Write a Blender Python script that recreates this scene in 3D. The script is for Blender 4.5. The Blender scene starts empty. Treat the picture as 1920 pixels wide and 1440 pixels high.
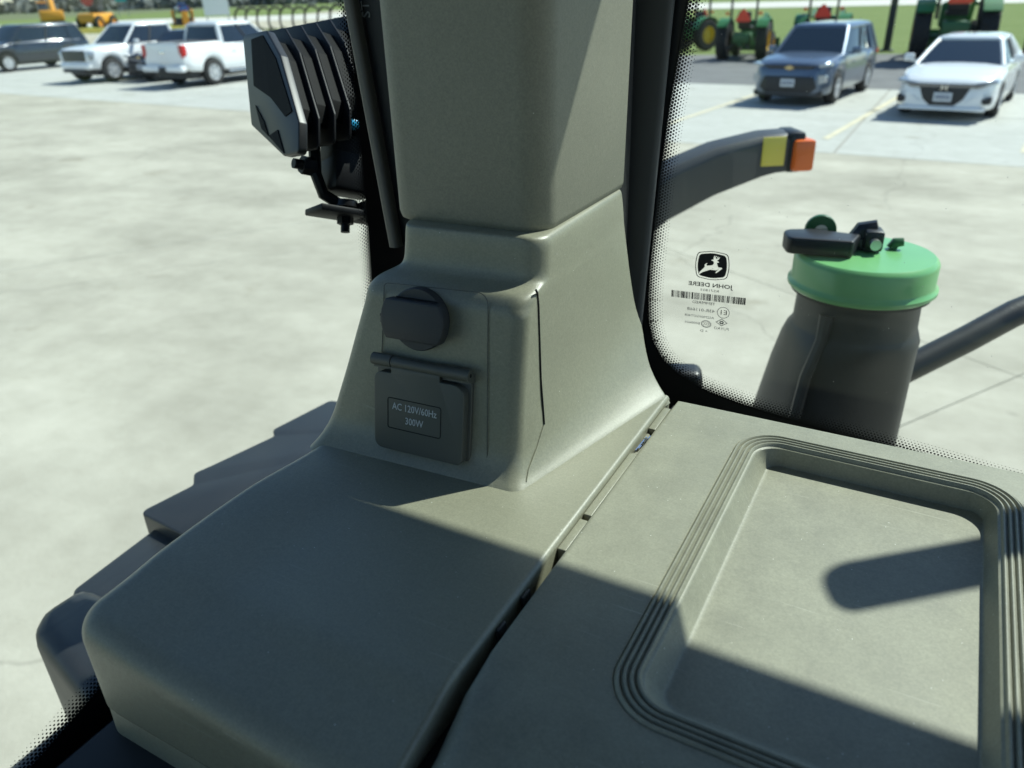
import bpy, bmesh, math, random
from mathutils import Vector, Matrix, noise
from math import sin, cos, pi, radians, sqrt, atan2, hypot

# ------------------------------------------------------------------ camera, sky, sun, exposure
scene = bpy.context.scene
col = scene.collection
H = 2.5                       # eye height above the yard, metres
DZ = 2.14                     # height of the dash top
cam_d = bpy.data.cameras.new('camera'); cam = bpy.data.objects.new('camera', cam_d); col.objects.link(cam)
AZ, PITCH, ROLL = radians(29.6), radians(26.9), atan2(90, 2826)
fh = Vector((-sin(AZ), cos(AZ), 0)); up = Vector((0, 0, 1))
fw = fh*cos(PITCH) - up*sin(PITCH)
r0 = fw.cross(up).normalized(); u0 = r0.cross(fw)
CR = r0*cos(ROLL) - u0*sin(ROLL); CU = r0*sin(ROLL) + u0*cos(ROLL); CF = fw
cam.matrix_world = Matrix(((CR.x, CU.x, -CF.x, 0), (CR.y, CU.y, -CF.y, 0), (CR.z, CU.z, -CF.z, H), (0, 0, 0, 1)))
cam_d.sensor_width = 36; cam_d.lens = 27.0; cam_d.clip_start = 0.02; cam_d.clip_end = 5000
cam_d.dof.use_dof = True; cam_d.dof.focus_distance = 0.68; cam_d.dof.aperture_fstop = 7.0
scene.camera = cam

SUN = Vector((.46, .704, 1)).normalized()
w = bpy.data.worlds.new('World'); scene.world = w; w.use_nodes = True
nt = w.node_tree; nt.nodes.clear()
sky = nt.nodes.new('ShaderNodeTexSky'); sky.sky_type = 'NISHITA'; sky.sun_disc = False
sky.sun_elevation = math.asin(SUN.z); sky.sun_rotation = atan2(SUN.x, SUN.y); sky.air_density = 1.0; sky.dust_density = 0.2; sky.ozone_density = 4.0
bg = nt.nodes.new('ShaderNodeBackground'); bg.inputs[1].default_value = 0.11
wo = nt.nodes.new('ShaderNodeOutputWorld')
nt.links.new(sky.outputs[0], bg.inputs[0]); nt.links.new(bg.outputs[0], wo.inputs[0])
sl = bpy.data.lights.new('sun', 'SUN'); sl.energy = 5.0; sl.angle = radians(0.55); sl.color = (1, .98, .915)
so = bpy.data.objects.new('sun', sl); col.objects.link(so)
so.rotation_euler = SUN.to_track_quat('Z', 'Y').to_euler(); so.location = (8, 14, 30)
vs = scene.view_settings; vs.view_transform = 'Standard'; vs.look = 'None'; vs.gamma = 1; vs.use_curve_mapping = False
vs.exposure = 0.50
try:
    scene.cycles.use_denoising = True
    scene.cycles.transparent_max_bounces = 16
except Exception: pass
random.seed(7)

# ------------------------------------------------------------------ materials
MATS = {}
def mat(name, color, rough=.5, metal=0, bump=0, bscale=100, var=0, vscale=5, spec=.5, coat=0, dust=0, detail=4, scratch=0):
    if name in MATS: return MATS[name]
    m = bpy.data.materials.new(name); m.use_nodes = True
    n = m.node_tree.nodes; l = m.node_tree.links
    b = n['Principled BSDF']
    b.inputs['Base Color'].default_value = (*color, 1); b.inputs['Roughness'].default_value = rough
    b.inputs['Metallic'].default_value = metal; b.inputs['Specular IOR Level'].default_value = spec
    b.inputs['Coat Weight'].default_value = coat; b.inputs['Coat Roughness'].default_value = .05
    tc = n.new('ShaderNodeTexCoord')
    csock = None
    if var or dust:
        no = n.new('ShaderNodeTexNoise'); no.inputs['Scale'].default_value = vscale; no.inputs['Detail'].default_value = 6
        no.inputs['Roughness'].default_value = .6
        l.new(tc.outputs['Object'], no.inputs['Vector'])
        cr = n.new('ShaderNodeValToRGB')
        cr.color_ramp.elements[0].position = .3; cr.color_ramp.elements[1].position = .7
        cr.color_ramp.elements[0].color = (*[c*(1-var) for c in color], 1)
        cr.color_ramp.elements[1].color = (*[min(1, c*(1+var)) for c in color], 1)
        l.new(no.outputs['Fac'], cr.inputs[0]); csock = cr.outputs[0]
        mr = n.new('ShaderNodeMapRange'); mr.inputs['To Min'].default_value = max(0, rough-.08); mr.inputs['To Max'].default_value = min(1, rough+.08)
        l.new(no.outputs['Fac'], mr.inputs[0]); l.new(mr.outputs[0], b.inputs['Roughness'])
    if dust:       # fine pale dust specks
        vo = n.new('ShaderNodeTexVoronoi'); vo.inputs['Scale'].default_value = 130; vo.feature = 'F1'
        l.new(tc.outputs['Object'], vo.inputs['Vector'])
        lt = n.new('ShaderNodeMath'); lt.operation = 'LESS_THAN'; lt.inputs[1].default_value = .055
        l.new(vo.outputs['Distance'], lt.inputs[0])
        sep = n.new('ShaderNodeSeparateColor'); l.new(vo.outputs['Color'], sep.inputs[0])
        gt = n.new('ShaderNodeMath'); gt.operation = 'GREATER_THAN'; gt.inputs[1].default_value = 1-dust
        l.new(sep.outputs[0], gt.inputs[0])
        mu = n.new('ShaderNodeMath'); mu.operation = 'MULTIPLY'; l.new(lt.outputs[0], mu.inputs[0]); l.new(gt.outputs[0], mu.inputs[1])
        mx = n.new('ShaderNodeMixRGB'); l.new(mu.outputs[0], mx.inputs[0]); l.new(csock, mx.inputs[1])
        mx.inputs[2].default_value = (.55, .55, .48, 1); csock = mx.outputs[0]
    if scratch:
        for gs, ga_ in ((620, .12), (260, .06)):
            ng = n.new('ShaderNodeTexNoise'); ng.inputs['Scale'].default_value = gs; ng.inputs['Detail'].default_value = 2; l.new(tc.outputs['Object'], ng.inputs['Vector'])
            mg = n.new('ShaderNodeMapRange'); mg.inputs['From Min'].default_value = .25; mg.inputs['From Max'].default_value = .75; mg.inputs['To Min'].default_value = 1-ga_; mg.inputs['To Max'].default_value = 1+ga_; l.new(ng.outputs['Fac'], mg.inputs[0])
            hg = n.new('ShaderNodeMixRGB'); hg.blend_type = 'MULTIPLY'; hg.inputs[0].default_value = 1; l.new(csock, hg.inputs[1]); l.new(mg.outputs[0], hg.inputs[2]); csock = hg.outputs[0]
    if scratch:    # faint pale scuffs in two directions
        for ang_, sc_v in ((.5, (3, 130, 20)), (2.1, (2, 160, 30))):
            mp = n.new('ShaderNodeMapping'); mp.inputs['Rotation'].default_value = (0, .3, ang_); mp.inputs['Scale'].default_value = sc_v
            l.new(tc.outputs['Object'], mp.inputs[0])
            ns = n.new('ShaderNodeTexNoise'); ns.inputs['Scale'].default_value = 4; ns.inputs['Detail'].default_value = 3; ns.inputs['Distortion'].default_value = .6
            l.new(mp.outputs[0], ns.inputs['Vector'])
            mr2 = n.new('ShaderNodeMapRange'); mr2.inputs['From Min'].default_value = .70; mr2.inputs['From Max'].default_value = .76; mr2.inputs['To Max'].default_value = scratch
            l.new(ns.outputs['Fac'], mr2.inputs[0])
            mx2 = n.new('ShaderNodeMixRGB'); l.new(mr2.outputs[0], mx2.inputs[0]); l.new(csock, mx2.inputs[1]); mx2.inputs[2].default_value = (.42, .42, .34, 1); csock = mx2.outputs[0]
    if csock: l.new(csock, b.inputs['Base Color'])
    if bump:
        nb = n.new('ShaderNodeTexNoise'); nb.inputs['Scale'].default_value = bscale; nb.inputs['Detail'].default_value = detail
        l.new(tc.outputs['Object'], nb.inputs['Vector'])
        bp = n.new('ShaderNodeBump'); bp.inputs['Strength'].default_value = bump; bp.inputs['Distance'].default_value = .6/bscale
        l.new(nb.outputs['Fac'], bp.inputs['Height']); l.new(bp.outputs[0], b.inputs['Normal'])
    m['b'] = 1; MATS[name] = m
    return m

def glass_mat():
    m = bpy.data.materials.new('cab_glass'); m.use_nodes = True
    n = m.node_tree.nodes; l = m.node_tree.links; n.clear()
    out = n.new('ShaderNodeOutputMaterial'); mix = n.new('ShaderNodeMixShader')
    tr = n.new('ShaderNodeBsdfTransparent'); tr.inputs[0].default_value = (.925, .975, .962, 1)
    gl = n.new('ShaderNodeBsdfGlossy'); gl.inputs['Roughness'].default_value = .0
    lw = n.new('ShaderNodeLayerWeight'); lw.inputs[0].default_value = .5
    p = n.new('ShaderNodeMath'); p.operation = 'POWER'; p.inputs[1].default_value = 5
    l.new(lw.outputs['Facing'], p.inputs[0])
    ma = n.new('ShaderNodeMath'); ma.operation = 'MULTIPLY_ADD'; ma.inputs[1].default_value = .7; ma.inputs[2].default_value = .022
    l.new(p.outputs[0], ma.inputs[0])
    l.new(ma.outputs[0], mix.inputs[0]); l.new(tr.outputs[0], mix.inputs[1]); l.new(gl.outputs[0], mix.inputs[2])
    l.new(mix.outputs[0], out.inputs[0])
    return m
GLASS = glass_mat()

def concrete_mat(name, base, stain, jointdark=.8):
    m = bpy.data.materials.new(name); m.use_nodes = True
    n = m.node_tree.nodes; l = m.node_tree.links; b = n['Principled BSDF']; b.inputs['Roughness'].default_value = .85
    b.inputs['Specular IOR Level'].default_value = .25
    tc = n.new('ShaderNodeTexCoord')
    def noi(s, d, ro=.6, sx=1, sy=1):
        mp = n.new('ShaderNodeMapping'); mp.inputs['Scale'].default_value = (sx, sy, 1); l.new(tc.outputs['Object'], mp.inputs[0])
        q = n.new('ShaderNodeTexNoise'); q.inputs['Scale'].default_value = s; q.inputs['Detail'].default_value = d; q.inputs['Roughness'].default_value = ro
        l.new(mp.outputs[0], q.inputs['Vector']); return q.outputs['Fac']
    cr = n.new('ShaderNodeValToRGB'); cr.color_ramp.elements[0].position = .32; cr.color_ramp.elements[1].position = .66
    cr.color_ramp.elements[0].color = (*stain, 1); cr.color_ramp.elements[1].color = (*base, 1)
    l.new(noi(.55, 7, .62, .8, 1.3), cr.inputs[0])
    mx = n.new('ShaderNodeMixRGB'); mx.blend_type = 'MULTIPLY'; mx.inputs[0].default_value = 1
    cr2 = n.new('ShaderNodeValToRGB'); cr2.color_ramp.elements[0].position = .3; cr2.color_ramp.elements[1].position = .7
    cr2.color_ramp.elements[0].color = (.87, .865, .85, 1); cr2.color_ramp.elements[1].color = (1.04, 1.04, 1.04, 1)
    l.new(noi(3.5, 8, .7, 1, 1), cr2.inputs[0])
    l.new(cr.outputs[0], mx.inputs[1]); l.new(cr2.outputs[0], mx.inputs[2])
    mx3 = n.new('ShaderNodeMixRGB'); mx3.blend_type = 'MULTIPLY'; mx3.inputs[0].default_value = 1
    cr3 = n.new('ShaderNodeValToRGB'); cr3.color_ramp.elements[0].position = .27; cr3.color_ramp.elements[1].position = .36
    cr3.color_ramp.elements[0].color = (.80, .78, .74, 1); cr3.color_ramp.elements[1].color = (1, 1, 1, 1)
    l.new(noi(1.1, 5, .55), cr3.inputs[0])
    l.new(mx.outputs[0], mx3.inputs[1]); l.new(cr3.outputs[0], mx3.inputs[2])
    # fine wandering cracks and small dark spots
    nd = n.new('ShaderNodeTexNoise'); nd.inputs['Scale'].default_value = 1.2; nd.inputs['Detail'].default_value = 6; l.new(tc.outputs['Object'], nd.inputs['Vector'])
    ad = n.new('ShaderNodeMixRGB'); ad.blend_type = 'ADD'; ad.inputs[0].default_value = .9; l.new(tc.outputs['Object'], ad.inputs[1]); l.new(nd.outputs['Color'], ad.inputs[2])
    vo = n.new('ShaderNodeTexVoronoi'); vo.feature = 'DISTANCE_TO_EDGE'; vo.inputs['Scale'].default_value = .16; l.new(ad.outputs[0], vo.inputs['Vector'])
    mc = n.new('ShaderNodeMapRange'); mc.inputs['From Max'].default_value = .0035; mc.inputs['To Min'].default_value = .80; mc.inputs['To Max'].default_value = 1; l.new(vo.outputs['Distance'], mc.inputs[0])
    v2 = n.new('ShaderNodeTexVoronoi'); v2.inputs['Scale'].default_value = 1.1; l.new(tc.outputs['Object'], v2.inputs['Vector'])
    m4 = n.new('ShaderNodeMapRange'); m4.inputs['From Min'].default_value = .03; m4.inputs['From Max'].default_value = .06; m4.inputs['To Min'].default_value = .82; m4.inputs['To Max'].default_value = 1; l.new(v2.outputs['Distance'], m4.inputs[0])
    mm = n.new('ShaderNodeMath'); mm.operation = 'MULTIPLY'; l.new(mc.outputs[0], mm.inputs[0]); l.new(m4.outputs[0], mm.inputs[1])
    hs = n.new('ShaderNodeMixRGB'); hs.blend_type = 'MULTIPLY'; hs.inputs[0].default_value = 1; l.new(mx3.outputs[0], hs.inputs[1]); l.new(mm.outputs[0], hs.inputs[2])
    l.new(hs.outputs[0], b.inputs['Base Color'])
    bp = n.new('ShaderNodeBump'); bp.inputs['Strength'].default_value = .25; bp.inputs['Distance'].default_value = .01
    l.new(noi(40, 6), bp.inputs['Height']); l.new(bp.outputs[0], b.inputs['Normal'])
    return m

def grass_mat(name, c1, c2, s=.6):
    m = bpy.data.materials.new(name); m.use_nodes = True
    n = m.node_tree.nodes; l = m.node_tree.links; b = n['Principled BSDF']; b.inputs['Roughness'].default_value = .95
    b.inputs['Specular IOR Level'].default_value = .1
    tc = n.new('ShaderNodeTexCoord'); mp = n.new('ShaderNodeMapping'); mp.inputs['Scale'].default_value = (.35, 1.4, 1)
    l.new(tc.outputs['Object'], mp.inputs[0])
    q = n.new('ShaderNodeTexNoise'); q.inputs['Scale'].default_value = s; q.inputs['Detail'].default_value = 8; q.inputs['Roughness'].default_value = .7
    l.new(mp.outputs[0], q.inputs['Vector'])
    cr = n.new('ShaderNodeValToRGB'); cr.color_ramp.elements[0].position = .3; cr.color_ramp.elements[1].position = .7
    cr.color_ramp.elements[0].color = (*c1, 1); cr.color_ramp.elements[1].color = (*c2, 1)
    l.new(q.outputs['Fac'], cr.inputs[0]); l.new(cr.outputs[0], b.inputs['Base Color'])
    bp = n.new('ShaderNodeBump'); bp.inputs['Strength'].default_value = .8; bp.inputs['Distance'].default_value = .1
    q2 = n.new('ShaderNodeTexNoise'); q2.inputs['Scale'].default_value = 14; q2.inputs['Detail'].default_value = 4
    l.new(tc.outputs['Object'], q2.inputs['Vector'])
    l.new(q2.outputs['Fac'], bp.inputs['Height']); l.new(bp.outputs[0], b.inputs['Normal'])
    return m

OLIVE = (.226, .224, .160)
M_OLIVE = mat('olive_plastic', OLIVE, .40, spec=.6, bump=.34, bscale=1300, var=.055, vscale=14, dust=.18, detail=3, scratch=.25)
M_TRAY = mat('tray_plastic', (.235, .234, .172), .50, bump=.38, bscale=1500, var=.12, vscale=26, dust=.45, detail=3, scratch=.5)
M_OLIVE2 = mat('column_plastic', (.205, .202, .152), .55, bump=.4, bscale=1200, var=.05, vscale=12, detail=3, dust=.05, scratch=.12)
M_DARKTRIM = mat('charcoal_plastic', (.045, .048, .045), .5, bump=.25, bscale=1200)
M_COVER = mat('outlet_cover_plastic', (.085, .088, .072), .5, bump=.25, bscale=1200)
M_CAP = mat('socket_cap_plastic', (.028, .031, .034), .55, bump=.2, bscale=1400)
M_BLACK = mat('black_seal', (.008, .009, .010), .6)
M_FRIT = mat('black_frit', (.006, .008, .010), .45)
M_GAP = mat('gap_dark', (.006, .006, .006), .9)
M_LAMP = mat('lamp_black', (.010, .011, .013), .42)
M_FIN = mat('fin_matte_black', (.003, .0035, .005), .5, spec=.2)
M_RUBBER = mat('black_moulded_plastic', (.022, .024, .026), .42, var=.15, vscale=14, bump=.1, bscale=200)
M_STEEL = mat('bolt_black', (.03, .03, .032), .35, metal=.6)
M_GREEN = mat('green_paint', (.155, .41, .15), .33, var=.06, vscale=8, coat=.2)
M_TGREEN = mat('tractor_green_paint', (.035, .17, .055), .4)
M_DGREEN = mat('dark_green_paint', (.02, .10, .03), .4)
M_YEL = mat('yellow_paint', (.70, .45, .03), .4)
M_ORANGE = mat('amber_lens', (.80, .16, .03), .25)
M_REFY = mat('yellow_reflector', (.75, .62, .10), .3)
M_RED = mat('red_lens', (.55, .02, .02), .25)
M_SMV = mat('red_triangle', (.85, .05, .02), .4)
M_TYRE = mat('tyre_rubber', (.022, .022, .022), .8, var=.3, vscale=6)
M_RIM = mat('alloy_rim', (.62, .63, .64), .3, metal=.35)
M_WHITE = mat('white_car_paint', (.86, .87, .87), .25, coat=.8)
M_BLUE = mat('blue_grey_car_paint', (.105, .14, .20), .28, metal=.45, coat=.8)
M_NAVY = mat('navy_car_paint', (.022, .028, .045), .22, metal=.2, coat=1)
M_CGLASS = mat('car_glass', (.012, .02, .03), .04, spec=.9)
M_CHROME = mat('chrome_trim', (.75, .76, .78), .12, metal=1)
M_BPLAS = mat('black_car_plastic', (.02, .02, .022), .5)
M_HEADL = mat('headlight_lens', (.35, .38, .42), .1, metal=.4, coat=1)
M_PLATE = mat('plate_white', (.62, .64, .66), .45)
M_PRINT = mat('label_print', (.50, .53, .53), .6)
M_CYAN = mat('cyan_reflection', (.05, .45, .75), .3)
M_ORANGEP = mat('orange_paint', (.75, .33, .03), .5)
M_LIFT = mat('white_sign_paint', (.80, .85, .85), .5)
M_TEAL = mat('teal_sign_paint', (.03, .42, .42), .5)

# ------------------------------------------------------------------ helpers
class MB:
    def __init__(s): s.bm = bmesh.new()
    def face(s, pts):
        return s.bm.faces.new([s.bm.verts.new(Vector(p)) for p in pts])
    def box(s, c, size, rot=None, bev=0, seg=2):
        bm2 = bmesh.new(); bmesh.ops.create_cube(bm2, size=1)
        bmesh.ops.scale(bm2, vec=Vector(size), verts=bm2.verts)
        if bev: bmesh.ops.bevel(bm2, geom=bm2.edges[:], offset=bev, segments=seg, affect='EDGES', profile=.5)
        M = Matrix.Translation(Vector(c)) @ (rot.to_4x4() if rot else Matrix.Identity(4))
        bmesh.ops.transform(bm2, matrix=M, verts=bm2.verts); s._join(bm2); return s
    def _join(s, bm2):
        me = bpy.data.meshes.new('tmp'); bm2.to_mesh(me); bm2.free(); s.bm.from_mesh(me); bpy.data.meshes.remove(me)
    def loft(s, rings, cap0=True, cap1=True, closed=True):
        vr = [[s.bm.verts.new(Vector(p)) for p in r] for r in rings]
        for a, b in zip(vr, vr[1:]):
            n = len(a)
            for i in range(n if closed else n-1):
                j = (i+1) % n
                s.bm.faces.new((a[i], a[j], b[j], b[i]))
        if cap0: s.bm.faces.new(vr[0][::-1])
        if cap1: s.bm.faces.new(vr[-1])
        return s
    def cyl(s, p0, p1, r0, r1=None, n=20, cap=True):
        p0, p1 = Vector(p0), Vector(p1); r1 = r0 if r1 is None else r1
        d = (p1-p0).normalized(); a = d.orthogonal().normalized(); b = d.cross(a)
        R = [[p + (a*cos(2*pi*i/n) + b*sin(2*pi*i/n))*r for i in range(n)] for p, r in ((p0, r0), (p1, r1))]
        return s.loft(R, cap, cap)
    def lathe(s, prof, o=(0, 0, 0), axis=(0, 0, 1), n=32, cap=True):
        o = Vector(o); d = Vector(axis).normalized(); a = d.orthogonal().normalized(); b = d.cross(a)
        R = [[o + d*h + (a*cos(2*pi*i/n) + b*sin(2*pi*i/n))*max(r, 1e-4) for i in range(n)] for r, h in prof]
        return s.loft(R, cap, cap)
    def tube(s, path, r, n=10):
        P = [Vector(p) for p in path]; rings = []
        t = (P[1]-P[0]).normalized(); a = t.orthogonal().normalized()
        for i, p in enumerate(P):
            t = (P[min(i+1, len(P)-1)] - P[max(i-1, 0)]).normalized()
            a = (a - t*a.dot(t)).normalized(); b = t.cross(a)
            rr = r[i] if isinstance(r, (list, tuple)) else r
            rings.append([p + (a*cos(2*pi*k/n) + b*sin(2*pi*k/n))*rr for k in range(n)])
        return s.loft(rings)
    def prism(s, pts, o, ex, ey, ez, h0, h1):
        o, ex, ey, ez = Vector(o), Vector(ex), Vector(ey), Vector(ez)
        R = [[o + ex*x + ey*y + ez*h for x, y in pts] for h in (h0, h1)]
        return s.loft(R)
    def build(s, name, m, parent=None, smooth=True, angle=35, bevel=0):
        bm = s.bm
        if bevel:
            bmesh.ops.recalc_face_normals(bm, faces=bm.faces)
            es = [e for e in bm.edges if len(e.link_faces) == 2 and e.calc_face_angle(0) > radians(30)]
            bmesh.ops.bevel(bm, geom=es, offset=bevel, segments=3, affect='EDGES', profile=.5, clamp_overlap=True)
        bmesh.ops.recalc_face_normals(bm, faces=bm.faces)
        me = bpy.data.meshes.new(name); bm.to_mesh(me); bm.free()
        if smooth:
            me.polygons.foreach_set('use_smooth', [True]*len(me.polygons))
            try: me.set_sharp_from_angle(angle=radians(angle))
            except Exception: pass
        me.materials.append(m)
        o = bpy.data.objects.new(name, me); col.objects.link(o)
        if parent: o.parent = parent
        return o
def tag(o, label=None, cat=None, group=None, kind=None):
    if label: o['label'] = label
    if cat: o['category'] = cat
    if group: o['group'] = group
    if kind: o['kind'] = kind
    return o
def thing(name, label, cat, loc=(0, 0, 0), rz=0, group=None):
    o = bpy.data.objects.new(name, None); col.objects.link(o); o.location = loc; o.rotation_euler = (0, 0, rz)
    o.empty_display_size = .1
    return tag(o, label, cat, group)
def kids(o): return [c for c in bpy.data.objects if c.parent == o]
def copy_tree(o, parent=None):
    c = o.copy(); col.objects.link(c)
    if parent: c.parent = parent
    for ch in kids(o): copy_tree(ch, c)
    return c
def arc_poly(corners, radii, n=6):
    """rounded polygon; corners list of 2D points (ccw or cw)"""
    out = []; N = len(corners)
    for i in range(N):
        p0, p, p1 = Vector(corners[i-1]), Vector(corners[i]), Vector(corners[(i+1) % N])
        r = radii[i] if isinstance(radii, (list, tuple)) else radii
        a = (p0-p).normalized(); b = (p1-p).normalized(); ang = a.angle(b)
        d = min(r/math.tan(ang/2), (p0-p).length*.49, (p1-p).length*.49); r_ = d*math.tan(ang/2)
        c = p + (a+b).normalized()*(r_/sin(ang/2))
        s = p + a*d - c; e = p + b*d - c
        a0 = atan2(s.y, s.x); a1 = atan2(e.y, e.x); da = (a1-a0+pi) % (2*pi) - pi
        for k in range(n+1):
            t = a0 + da*k/n; out.append((c.x + r_*cos(t), c.y + r_*sin(t)))
    return out
def rrect(x0, x1, y0, y1, r, n=8): return arc_poly([(x0, y0), (x1, y0), (x1, y1), (x0, y1)], r, n)
def interp(tab, z):
    if z <= tab[0][0]: return tab[0][1:]
    for a, b in zip(tab, tab[1:]):
        if z <= b[0]:
            t = (z-a[0])/(b[0]-a[0]); return tuple(x+(y-x)*t for x, y in zip(a[1:], b[1:]))
    return tab[-1][1:]
def catmull(tab, n):
    """resample rows of a table (first entry monotone) with Catmull-Rom"""
    out = []
    for i in range(len(tab)-1):
        p0 = tab[max(i-1, 0)]; p1 = tab[i]; p2 = tab[i+1]; p3 = tab[min(i+2, len(tab)-1)]
        for k in range(n):
            t = k/n
            out.append(tuple(.5*((2*b)+(-a+c)*t+(2*a-5*b+4*c-d)*t*t+(-a+3*b-3*c+d)*t**3) for a, b, c, d in zip(p0, p1, p2, p3)))
    out.append(tuple(tab[-1])); return out
def text_mesh(s, size, xs=1.0, ex=0.0003, bold=0.0):
    c = bpy.data.curves.new('t', 'FONT'); c.body = s; c.size = size; c.align_x = 'CENTER'; c.align_y = 'CENTER'
    c.extrude = ex; c.resolution_u = 2; c.offset = bold
    o = bpy.data.objects.new('t', c); col.objects.link(o)
    dg = bpy.context.evaluated_depsgraph_get(); dg.update()
    me = bpy.data.meshes.new_from_object(o.evaluated_get(dg)); bpy.data.objects.remove(o)
    for v in me.vertices: v.co.x *= xs
    return me
def text_obj(name, s, size, M, m, parent, xs=1.0, bold=0.0, ex=.0003):
    me = text_mesh(s, size, xs, ex, bold); me.transform(M)
    me.materials.clear(); me.materials.append(m)
    o = bpy.data.objects.new(name, me); col.objects.link(o); o.parent = parent
    return o

# ================================================================== THE YARD
def sheet(name, pts, z, m, thick=0):
    b = MB(); b.face([(x, y, z) for x, y in pts]); o = b.build(name, m, smooth=False); return tag(o, kind='structure')
grass = grass_mat('green_grass', (.135, .190, .060), (.215, .260, .100), .5)
field = grass_mat('dull_field', (.13, .16, .085), (.19, .20, .12), .05)
sheet('ground', [(-3500, -800), (3500, -800), (3500, 4000), (-3500, 4000)], -.02, grass)
sheet('field', [(-240, 139), (-288, 219), (-760, 900), (-1500, 2600), (-3400, 2600), (-3400, 400), (-900, 240)], -.012, field)
conc_near = concrete_mat('weathered_concrete', (.495, .468, .385), (.33, .31, .25))
conc_new = concrete_mat('new_concrete', (.50, .50, .46), (.44, .44, .40))
road_m = concrete_mat('road_concrete', (.62, .60, .54), (.55, .53, .48))
asph = mat('asphalt', (.150, .150, .148), .9, var=.22, vscale=.8, bump=.5, bscale=60)
dirt = mat('gravel', (.42, .385, .29), .95, var=.25, vscale=.5, bump=.6, bscale=20)
# concrete yard in separately poured slabs; the near ones run askew to the machine
root = tag(bpy.data.objects.new('yard', None), kind='structure'); col.objects.link(root)
ga = radians(-31); gex, gey = Vector((cos(ga), sin(ga), 0)), Vector((-sin(ga), cos(ga), 0)); go = Vector((-.3, 6.55, 0))
for i in range(-9, 4):
    for j in range(-5, 6):
        bm2 = MB(); S = 7.2
        c0 = go + gex*(i*S+1.2) + gey*(j*S)
        if c0.y > 42 or c0.y < -30 or c0.x < -62 or c0.x > 24: continue
        P4 = [c0+gex*.004+gey*.004, c0+gex*(S-.004)+gey*.004, c0+gex*(S-.004)+gey*(S-.004), c0+gex*.004+gey*(S-.004)]
        bm2.loft([[p+Vector((0, 0, z)) for p in P4] for z in (-.1, 0)])
        for co, no_ in (((0, 13.86, 0), (.07, 1, 0)), ((-60, 0, 0), (-1, 0, 0)), ((20, 0, 0), (1, 0, 0)), ((0, -12, 0), (0, -1, 0))):
            r_ = bmesh.ops.bisect_plane(bm2.bm, geom=bm2.bm.verts[:]+bm2.bm.edges[:]+bm2.bm.faces[:], plane_co=Vector(co), plane_no=Vector(no_).normalized(), clear_outer=True)
            eds = [e_ for e_ in r_['geom_cut'] if isinstance(e_, bmesh.types.BMEdge)]
            if eds: bmesh.ops.holes_fill(bm2.bm, edges=bm2.bm.edges[:], sides=0)
        if len(bm2.bm.faces) < 4: bm2.bm.free(); continue
        bm2.build('concrete_slab', conc_near, root, smooth=False)
new_slabs = []
for x0, x1 in ((-46, -37), (-36.97, -31.2), (-31.17, -25.5), (-25.47, -19.7), (-19.67, -13.5), (-13.47, -7.6), (-7.57, -1.7), (-1.67, 4.3), (4.33, 12)):
    new_slabs.append((x0, x1, 13.0, 18.9)); new_slabs.append((x0, x1, 18.93, 24.2 if x0 > -15 else 27))
for x0, x1, y0, y1 in new_slabs:
    b = MB(); x0 += .004; x1 -= .004; y0_, y0b = (13.87-.07*x0, 13.87-.07*x1) if y0 < 14 else (y0, y0); 
    b.loft([[(x0, y0_, z), (x1, y0b, z), (x1, y1, z), (x0, y1, z)] for z in (-.1, .002)])
    b.build('concrete_slab', conc_new, root, smooth=False)
sheet('slab_bed', [(-60, -7), (20, -7), (20, 28), (-60, 28)], -.012, mat('joint_fill', (.30, .28, .24), .95))
sheet('asphalt_lane', [(-13.4, 24.2), (40, 20.5), (40, 35), (-2.9, 35.6), (-12.8, 34.0)], .006, asph)
sheet('gravel_lot', [(-46, 24.5), (-20, 27.0), (-14, 30), (-46, 54), (-70, 66), (-57, 67), (-115, 175), (-150, 175), (-80, 62), (-62, 56), (-150, 62), (-110, 52)], -.006, dirt)
sheet('side_road', [(-320, 20), (-123.9, 71.5), (-113.5, 85.9), (-100, 92), (-57, 104), (-34, 113), (4, 112.9), (120, 108), (120, 152), (0, 156), (-60, 158), (-152, 118), (-157, 93), (-320, 52)], .004, road_m)
# painted bay lines
paint = mat('worn_yellow_paint', (.60, .54, .38), .8, var=.12, vscale=3)
for (xa, ya, xb, yb) in ((-2.02, 15.3, -1.36, 21.9), (-5.3, 15.6, -4.64, 22.2), (1.05, 15.0, 1.7, 21.6)):
    b = MB(); d = Vector((xb-xa, yb-ya, 0)).normalized(); nrm = Vector((-d.y, d.x, 0))*.06
    A, B_ = Vector((xa, ya, .009)), Vector((xb, yb, .009))
    b.face([A-nrm, B_-nrm, B_+nrm, A+nrm]); tag(b.build('bay_line', paint, smooth=False), kind='structure')
# far wood along the skyline
wood_m = mat('far_foliage', (.15, .165, .15), .95, var=.3, vscale=.2)
b = MB(); rnd = random.Random(3)
for i in range(170):
    t = i/169; ang = radians(-66 + 38*t + rnd.uniform(-.3, .3)); D = rnd.uniform(620, 760); cx, cy = D*sin(ang), D*cos(ang)
    hh = rnd.uniform(6.5, 11)
    for k in range(34):
        a = rnd.uniform(0, 2*pi); rr = rnd.uniform(0, 7); zz = rnd.uniform(.5, hh)*sqrt(max(.1, 1-(rr/9)**2)); s_ = rnd.uniform(.8, 2.4)
        c = Vector((cx+rr*cos(a), cy+rr*sin(a), zz)); n_ = Vector((rnd.uniform(-1, 1), rnd.uniform(-1, 1), rnd.uniform(-.4, 1))).normalized()
        u_ = n_.orthogonal().normalized()*s_; v_ = n_.cross(u_)
        b.face([c-u_-v_*.6, c+u_-v_*.8, c+u_*.7+v_, c-u_*.8+v_*.7])
tag(b.build('far_wood', wood_m, smooth=False), 'low grey-green line of distant woodland on the horizon', 'woodland', kind='stuff')

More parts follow.
